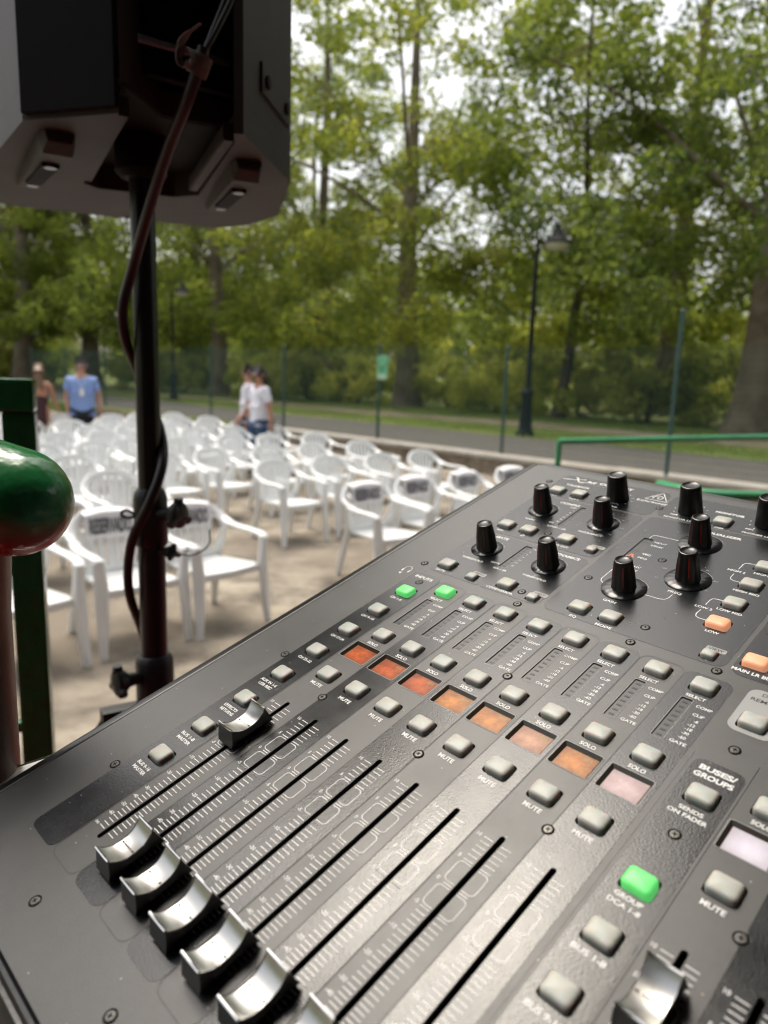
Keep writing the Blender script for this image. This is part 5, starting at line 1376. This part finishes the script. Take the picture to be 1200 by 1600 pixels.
# ---- faders: printed scale, cap, skirt
def scale_mesh(numbers=True):
    mb = MB()
    def tick(v, l=True, r=True, x0=-6.6, x1=6.8):
        if l: mb.add([(x0, v - .19, .16), (-2.0, v - .19, .16), (-2.0, v + .19, .16), (x0, v + .19, .16)], [(0, 1, 2, 3)])
        if r: mb.add([(2.0, v - .19, .16), (x1, v - .19, .16), (x1, v + .19, .16), (2.0, v + .19, .16)], [(0, 1, 2, 3)])
    V10, V5, V0, Vm5, Vm10, Vm20, Vm30, Vm40, Vm50, Vm60, Voo = -4.8, -17.9, -31.0, -43.8, -56.2, -69.2, -81.3, -87.6, -93.8, -100.1, -106.9
    for a, b, n in ((V10, V5, 5), (Vm5, Vm10, 5), (Vm10, Vm20, 5), (Vm20, Vm30, 5), (Vm30, Vm40, 3), (Vm40, Vm50, 3), (Vm50, Vm60, 3), (Vm60, Voo, 3)):
        for k in range(n): tick(a + (b - a) * k / n)
    tick(Voo); tick(V0, x0=-6.0, x1=6.0); tick(V5); tick(Vm5)
    for a, b in ((V5 - 1.3, V0 + 1.3), (V0 - 1.3, Vm5 + 1.3)):
        for s_ in (-1, 1):
            w = 7.2; r = 1.9
            L = [(s_ * 2.0, a)] + [(s_ * (w - r + r * math.sin(t)), a - r + r * math.cos(t)) for t in np.linspace(0, math.pi / 2, 5)] + [(s_ * (w - r + r * math.cos(t)), b + r - r * math.sin(t)) for t in np.linspace(0, math.pi / 2, 5)] + [(s_ * 2.0, b)]
            outline(mb, L, 0.36, 0.165, closed=False)
    for s, v in (('10', V10), ('5', V5 + .4), ('0', V0 + .5), ('-5', Vm5 + .6), ('-10', Vm10), ('-20', Vm20), ('-30', Vm30), ('-40', Vm40), ('-50', Vm50), ('-60', Vm60), ('oo', Voo)):
        add_text(mb, s, -8.9, v, 1.75, 0.16, bold=0.015)
    return shared(mb, M['print'], 'fader_scale')
sm_ = scale_mesh()
for u in cols + gcols: inst('fader_scale', sm_, u, 0)
def cap_meshes():
    # satin top trough with raised lips, seen along v
    mb = MB(); nv = 20; rows_ = []
    hw = lambda t: 6.1 - 0.35 * (1 - t * t)
    for j in range(nv + 1):
        t = j / nv * 2 - 1; rows_.append((t * 10.3, 6.3 + 5.0 * abs(t) ** 2.5, hw(t)))
    vs = []; fs = []
    for y_, z, w in rows_:
        for k in range(7):
            x = -w + 2 * w * k / 6; vs.append((x, y_, z - 0.35 * (1 - (x / w) ** 2)))
    fs = [(j * 7 + k, j * 7 + k + 1, (j + 1) * 7 + k + 1, (j + 1) * 7 + k) for j in range(nv) for k in range(6)]
    mb.add(vs, fs); trough = shared(mb, M['capmetal'], 'finger_trough', smooth=True)
    # body: sides and ends, base 28 mm long
    mb = MB(); vs = []; n = nv + 1
    for sx in (-1, 1):
        for y_, z, w in rows_: vs.append((sx * w, y_, z - 0.02))
        for y_, z, w in rows_: vs.append((sx * (w + 0.1 + .3 * abs(y_ / 10.3)), y_ * 1.16, z * 0.45 + .3))
        for y_, z, w in rows_: vs.append((sx * (w - 1.5 + 1.6 * abs(y_ / 10.3) ** 3), y_ * 1.28, 1.6 + 0.1 * abs(y_ / 10.3)))
    fs = []
    for s_ in range(2):
        o_ = s_ * 3 * n
        fs += [(o_ + r * n + j, o_ + r * n + j + 1, o_ + (r + 1) * n + j + 1, o_ + (r + 1) * n + j) for r in range(2) for j in range(nv)]
    for j in (0, nv):
        for r in range(2): fs.append((r * n + j, (r + 1) * n + j, 3 * n + (r + 1) * n + j, 3 * n + r * n + j))
    mb.add(vs, fs); body = shared(mb, M['capside'], 'cap_body', smooth=True)
    mb = MB()
    for s_ in (-1, 1): mb.tube([(x, s_ * 10.3, 11.3 - 0.35 * (1 - (x / 6.1) ** 2)) for x in np.linspace(-6.1, 6.1, 7)], 0.62, 8)
    for s_ in (-1, 1): mb.tube([(s_ * (w - .05), y_, z + .02) for y_, z, w in rows_], 0.2, 6)
    rim = shared(mb, M['caprim'], 'rim', smooth=True)
    mb = MB(); mb.box((0, 0, 1.3), (8.4, 26.0, 1.2)); mb.box((0, 0, -0.5), (1.6, 9, 3.0)); sk = shared(mb, M['capblack'], 'cap_skirt', bevel=.3)
    mb = MB()
    for q in range(13):
        for sx in (-1, 1): mb.box((sx * 4.6, -10.8 + 1.8 * q, 2.8), (1.1, 0.7, 3.6))
    rib = shared(mb, M['capblack'], 'grip_ribs')
    mb = MB(); mb.box((0, 0, 6.06), (6.4, 0.85, 0.12)); ml = shared(mb, M['caprim'], 'centre_line')
    mb = MB(); mb.box((-4.3, 0, 6.2), (1.5, 0.85, 0.1)); mb.box((4.3, 0, 6.2), (1.5, 0.85, 0.1)); md_ = shared(mb, M['led'], 'centre_mark')
    return trough, body, rim, sk, rib, ml, md_
trough, body_, rim, skb, rib, ml, md_ = cap_meshes()
for u, v in [(0, -28.2)] + [(cols[i], -106.0) for i in range(1, 8)] + [(gcols[0] + .2, -25.6)]:
    o = inst('fader_cap', body_, u, v, 0.3)
    for nm, me in (('finger_trough', trough), ('rim', rim), ('cap_skirt', skb), ('grip_ribs', rib), ('centre_line', ml), ('centre_mark', md_)): inst(nm, me, 0, 0, 0, o)

# ---- screws
mb = MB(); N_ = 20
def ring(r0, z0, r1, z1, mi):
    mb.add([(r0 * math.cos(6.2832 * k / N_), r0 * math.sin(6.2832 * k / N_), z0) for k in range(N_)] + [(r1 * math.cos(6.2832 * k / N_), r1 * math.sin(6.2832 * k / N_), z1) for k in range(N_)], [(k, (k + 1) % N_, N_ + (k + 1) % N_, N_ + k) for k in range(N_)], mi)
ring(2.75, 0.135, 2.15, 0.14, 1); ring(2.15, 0.15, 1.7, 0.42, 0); ring(1.7, 0.42, 0.02, 0.46, 0)
for a in (0.0, math.pi / 2): mb.box((0, 0, 0.45 + .002 * (a > 0)), (2.2, 0.55, 0.06), Matrix.Rotation(a, 3, 'Z'), mi=1)
scm = shared(mb, [M['screw'], M['blackvoid']], 'screw')
for u, v in ((12.2, 13.6), (83.9, 13.4), (155.8, 13.6), (83.9, 83.7), (-38.2, 26.5), (-38.6, 152.6), (-24.1, 131.1), (-38.4, -84.2), (10.3, -143.6), (81.4, -143.4), (195.6, 41.2), (231.0, 15.0), (121.6, 144.5), (121.7, 161.0), (167.8, 145.3), (67.4, 191.8), (95.8, 233.6), (60.0, 302.2), (11.6, 230.5), (41.4, 156.4), (47.2, 143.6), (-40.0, 309.9), (195.8, 97.6)):
    o = inst('screw', scm, u, v); o.rotation_euler = (0, 0, rnd.uniform(0, 1.5))

# ---- lettering
def letter(s, u, v, h=2.0, w=None, bold=0.025, shear=0.0, m='print', z=0.17, align='c'):
    mb = MB(); add_text(mb, s, u, v, h, z, w, bold, shear, align); return part('lettering', mb, M[m])
sel_m, solo_m, mute_m, met_m = MB(), MB(), MB(), MB()
add_text(sel_m, 'SELECT', 0, 0, 2.0, .17, 9.6, .025); add_text(solo_m, 'SOLO', 0, 0, 2.2, .17, 7.9, .025); add_text(mute_m, 'MUTE', 0, 0, 2.3, .17, 8.8, .025)
for s, v in (('COMP', 115.4), ('CLIP', 109.3), ('-6', 105.0), ('-12', 101.7), ('-18', 98.6), ('-30', 95.5), ('-60', 92.2), ('GATE', 88.2)):
    add_text(met_m, s, 6.6 if len(s) == 4 else 8.4, v, 1.75, .17, 7.6 if len(s) == 4 and s != 'CLIP' else (5.4 if s == 'CLIP' else None), .02, align='c' if len(s) == 4 else 'r')
sel_m, solo_m, mute_m, met_m = [shared(q, M['print'], 'lettering') for q in (sel_m, solo_m, mute_m, met_m)]
for i, u in enumerate(cols):
    inst('lettering', sel_m, u + .1, 121.0); inst('lettering', solo_m, u, 63.7); inst('lettering', mute_m, u + .2, 19.2); inst('lettering', met_m, u, 0)
for u in gcols: inst('lettering', solo_m, u + .2, 64.4); inst('lettering', mute_m, u + .2, 20.3)
for s, v in (('CH 1-8', 108.1), ('CH 9-16', 82.3), ('CH 17-24', 56.4), ('CH 25-32', 30.4)): letter(s, -23.8, v, 1.9, 9.6 if len(s) < 7 else 11.5)
for s1, s2, v in (('AUX IN 1-6', 'USB REC', 4.2), ('EFFECTS', 'RETURNS', -22.0), ('BUS 1-8', 'MASTER', -49.2), ('BUS 9-16', 'MASTER', -75.0)):
    letter(s1, -24.4, v, 1.9, 14.0 if len(s1) > 8 else 11.6); letter(s2, -23.8, v - 3.2, 1.9, 11.6)
letter('INPUTS', -25.0, 137.0, 2.5, 15.0, .035, .0)
letter('GATE', -22.7, 151.1, 1.9, 8.3); letter('COMPRESSOR', 27.9, 150.9, 1.9, 20.6); letter('EQ', 82.3, 149.8, 2.0, 4.4); letter('MODE', 101.8, 150.1, 2.0, 10.0)
letter('GATE', -13.0, 209.3, 2.5, 11.0, .04); letter('DYNAMICS', 40.5, 208.6, 2.5, 21.0, .04); letter('CONFIG', -0.8, 279.2, 2.4, 17.0, .04); letter('EQUALIZER', 113.8, 282.1, 2.5, 25.0, .04); letter('MONITOR', 105.8, 314.0, 2.5, 20.0, .04); letter('TALKBACK', -13.2, 310.6, 2.3, 21.5, .04)
letter('THRESHOLD', -12.8, 174.1, 1.9, 18.2); letter('THRESHOLD', 38.0, 174.6, 1.9, 18.2); letter('GAIN', 91.9, 174.6, 2.0, 8.3); letter('FREQ', 119.0, 202.2, 2.0, 8.3); letter('WIDTH', 106.6, 246.6, 1.9, 9.5)
letter('GAIN', -13.5, 243.9, 1.8, 7.8); letter('FREQUENCY', 37.4, 244.3, 1.9, 19.0); letter('LEVEL / dB', 11.8, 241.3, 1.8, 15.4); letter('GATE', 4.3, 177.8, 1.7, 7.2); letter('GR / dB', 12.2, 172.3, 1.7, 10.4)
letter('CLIP', 4.8, 275.0, 1.5, 5.4); letter('SIG', 3.6, 246.8, 1.5, 4.0)
for k, s in enumerate(('-3', '-6', '-9', '-12', '-18', '-30')): letter(s, 8.0, 270.6 - 4.1 * k, 1.4, None, .015, align='r')
for k, s in enumerate(('COMP', '2', '4', '6', '10', '18', '30')): letter(s, 16.0, 206.0 - 4.3 * k, 1.4, None, .015, align='l')
letter('48V', -22.4, 218.9, 1.9, 6.4); letter('LOW CUT', 28.6, 219.0, 1.9, 13.5); letter('TALK A', -22.8, 287.9, 1.7, 9.0); letter('TALK B', -3.6, 288.4, 1.7, 9.0); letter('DIM', 107.4, 294.0 - 2.6, 1.8, 5.6)
letter('MIN', 15.2, 296.6, 1.5, 4.2); letter('MAX', 27.6, 296.1 - .8, 1.5, 5.4); letter('TALK LEVEL', 25.8, 289.8, 1.7, 15.2); letter('MIN', 73.1, 297.2, 1.5, 5.0); letter('MAX', 88.2, 297.6, 1.5, 5.4); letter('MONITOR LEVEL', 80.8, 291.9 + .3, 1.8, 25.4); letter('MIN', 124.6, 298.4, 1.5, 5.0); letter('PHONES LEVEL', 133.5, 292.6, 1.8, 23.0)
for s, u, v in (('40', 35.6, 278.4), ('75', 24.0, 271.0), ('80', 47.5, 272.5), ('160', 52.4, 261.3), ('260', 49.6, 249.5), ('400', 44.0, 245.6 + .9), ('25', 23.0, 261.1 - 6), ('0', 22.4, 252.0)): letter(s, u, v, 1.4, None, .01, m='printgrey')
for s, u, v in (('120', 101.4, 225.1), ('40', 102.0, 212.9), ('400', 110.0, 235.0), ('1k', 124.4, 235.2), ('3k2', 133.4, 225.3), ('10k', 132.8, 212.9)): letter(s, u, v, 1.5, None, .01, m='printgrey')
for s, v in (('HCUT', 253.3), ('HSHV', 248.3), ('VEQ', 235.5), ('PEQ', 230.0), ('LSHV', 218.0), ('LCUT', 213.4)): letter(s, 81.0, v, 1.8, 8.2 if len(s) == 4 else 6.2, .02, align='l')
letter('HIGH 2', 138.6, 242.6, 2.0, 10.4); letter('HIGH', 151.8, 245.6, 2.0, 8.4); letter('HIGH MID', 152.2, 222.0, 2.0, 14.6); letter('LOW MID', 152.2, 198.6, 2.0, 14.0); letter('LOW 2', 139.1, 195.6, 2.0, 9.8); letter('LOW', 152.4, 175.6, 2.0, 7.4)
letter('MAIN LR BUS', 182.6, 152.2, 2.2, 20.5, .035)
for u, v in ((52.0, 229.4), (4.4, 160.2), (52.8, 159.8), (160.6, 161.6)):
    mb = MB(); fill(mb, rrect(u - 5.2, u + 5.4, v - 1.9, v + 1.9, 1.1, 3), [], 0.155); part('view_tag', mb, M['tag']); letter('VIEW', u, v + .1, 2.0, 8.0, .02, m='printdark', z=.2)
letter('DAW', 196.0, 139.4, 2.3, 8.0, .01, m='printdark', z=.2); letter('REMOTE', 196.0, 134.6, 2.3, 15.0, .01, m='printdark', z=.2)
letter('BUSES/', 195.8, 79.8 + 1.0, 2.7, 15.5, .04); letter('GROUPS', 195.6, 75.6 + .6, 2.7, 16.6, .04); letter('SENDS', 195.5, 55.6, 2.0, 10.0); letter('ON FADER', 195.4, 52.2, 2.0, 16.0)
letter('GROUP', 195.4, 5.4, 2.0, 11.0); letter('DCA 1-8', 195.4, 1.8, 2.0, 12.6); letter('BUS 1-8', 195.2, -21.4, 2.2, 13.0); letter('BUS 9-16', 194.6, -47.4, 2.2, 14.0)
# maker's marks as they stand on the panel
letter('32', -7.6, 321.4, 2.9, 9.6, .05, .25); letter('COMPACT', 14.2, 322.2, 2.9, 29.0, .05, 0)
mb = MB(); outline(mb, [(-32.6, 319.6), (-26, 320.6), (-21.6, 321.6), (-18.4, 323.6), (-15.6, 324.6), (-13.6, 324.2)], 0.9, 0.17, closed=False); outline(mb, [(-23.6, 325.4), (-21.6, 325.2), (-19.8, 321.6), (-17.0, 318.4), (-14.4, 318.2), (-12.8, 319.6)], 1.3, 0.175, closed=False); part('logo', mb, M['print'])
mb = MB(); outline(mb, [(-14, 317.6), (26, 317.6)], .25, .17, closed=False); part('logo_line', mb, M['printgrey'])
letter('behringer', 50.8, 309.2, 2.7, 24.0, .02)
mb = MB()
tri = [Vector(p) for p in ((42.6, 312.8), (51.5, 326.4), (60.3, 312.8))]
L = []
for k in range(3):
    a, p, c_ = tri[k - 1], tri[k], tri[(k + 1) % 3]
    for t in (0.12, 0.05): L.append(p.lerp(a, t))
    for t in (0.05, 0.12): L.append(p.lerp(c_, t))
outline(mb, L, 0.65, 0.17)
outline(mb, [(48.2, 315.2), (47.6, 317.4), (48.8, 320.0), (51.4, 321.0), (54.0, 320.0), (54.9, 317.8), (53.6, 315.8), (51.4, 316.0), (51.0, 317.6), (52.2, 318.6)], 0.8, 0.172, closed=False)
part('logo', mb, M['print'])
# lines joining controls, arcs, headphone mark, phase mark
mb = MB()
for pts in ([(138.7, 245.4), (138.8, 252.4), (139.6, 254.2), (141.2, 254.8), (146, 254.9)], [(138.5, 239.2), (138.5, 234), (139.4, 232), (141.4, 231.3), (146, 231.2)], [(138.8, 199.0), (138.9, 204.8), (139.6, 206.6), (141.4, 207.4), (146, 207.4)], [(138.7, 193.2), (138.3, 187.8), (139.2, 185.4), (141.2, 184.5), (146, 184.4)],
            [(118.9, 199.4), (118.6, 195.0), (117.6, 192.6), (115.0, 191.4), (105.6, 191.3)], [(75.2, 257.0), (75.4, 260.4), (76.2, 262.0), (78, 262.4), (93.2, 262.6)], [(74.9, 208.4), (74.7, 195.6), (75.4, 193.2), (77.0, 191.6), (78.4, 191.2)]):
    outline(mb, pts, 0.5, 0.165, closed=False)
hp = [(-46.0 + 2.6 + 3.0 * math.cos(t), 140.2 + 3.6 * math.sin(t)) for t in np.linspace(-0.35, math.pi + .35, 14)]
outline(mb, hp, 0.5, 0.165, closed=False)
for s_ in (-1, 1): outline(mb, [(-43.4 + s_ * 3.0, 139.4), (-43.4 + s_ * 2.7, 136.8)], 1.2, 0.168, closed=False)
mb.add([(-46.6, 134.2, .165), (-44.2, 135.6, .165), (-44.2, 132.8, .165)], [(0, 1, 2)])
outline(mb, [(-3.0 + 1.3 * math.cos(t), 219.6 + 1.3 * math.sin(t)) for t in np.linspace(0, 6.1, 14)], 0.35, 0.165); outline(mb, [(-4.4, 218.2), (-1.6, 221.0)], .35, .17, closed=False)
part('control_lines', mb, M['print'])
for u, v, r in ((-13.3, 261.0, 12.3), (37.6, 261.2, 12.3), (-13.1, 191.0, 12.3), (37.8, 191.4, 12.3), (92.0, 191.5, 14.4), (119.0, 219.3, 14.4), (106.6, 263.9, 14.4)):
    mb = MB(); outline(mb, [(u + r * math.cos(t), v + r * math.sin(t)) for t in np.linspace(rad(35), rad(145), 14)], 0.3, 0.165, closed=False); part('knob_arc', mb, M['printgrey'])

# ------------------------------------------------------------------ open flight case under the desk, standing on a table
ah = math.atan2(0.66211, 0.68792)
fc = empty('flight_case', (0, 0, 0)); uh = Vector((0.7037, -0.7105, 0)); vh = Vector((0.7105, 0.7037, 0))
RIM = 1.458
# left rim line measured where it stands beside the desk
rl = at(0, 1205, 0.395) ; 
d0 = fw + CR * (0 - 600) / FPX + CD * (1207 - 800) / FPX; k_ = (RIM - HCAM) / d0[2]; rl = Vector((d0[0] * k_, d0[1] * k_, RIM))
ctr = rl + uh * 0.33 + vh * 0.15
fc.location = (ctr.x, ctr.y, 0.0); fc.rotation_euler = (0, 0, math.atan2(uh.y, uh.x)); fc.location.z = 1.335
tag(fc, 'black flight case tray with bright aluminium edge holding the mixing desk', 'flight case')
mb = MB(); mb.box((0, 0.03, 0.008), (0.66, 0.62, 0.014)); part_ = mb.build('case_floor', M['case'], fc)
hR = RIM - 1.335
mb = MB(); mb.box((-0.325, 0.03, hR / 2 - 0.006), (0.009, 0.60, hR - 0.016)); mb.build('case_side', M['case'], fc)
mb = MB(); mb.box((-0.330, 0.03, hR - 0.012), (0.003, 0.60, 0.024)); mb.box((-0.3235, 0.03, hR - 0.0012), (0.016, 0.60, 0.0024)); mb.build('edge_trim', M['alu'], fc, bevel=0.0006)
mb = MB(); mb.box((0.335, 0.03, hR / 2 - 0.006), (0.009, 0.60, hR - 0.016)); mb.build('case_side', M['case'], fc)
mb = MB(); mb.box((0, 0.335, hR / 2 - 0.006), (0.66, 0.009, hR - 0.016)); mb.build('case_back', M['case'], fc)
tb = empty('table', (ctr.x, ctr.y, STZ), math.atan2(uh.y, uh.x)); tag(tb, 'plain dark table under the flight case', 'table')
mb = MB(); mb.box((0.05, 0.0, 1.335 - STZ - 0.0155), (0.95, 0.72, 0.03)); mb.build('tabletop', M['darkboards'], tb, bevel=0.004)
for sx in (-0.38, 0.48):
    for sy in (-0.32, 0.32):
        mb = MB(); mb.box((sx, sy, (1.335 - STZ - 0.03) / 2), (0.04, 0.04, 1.335 - STZ - 0.032)); mb.build('leg', M['blackmetal'], tb)
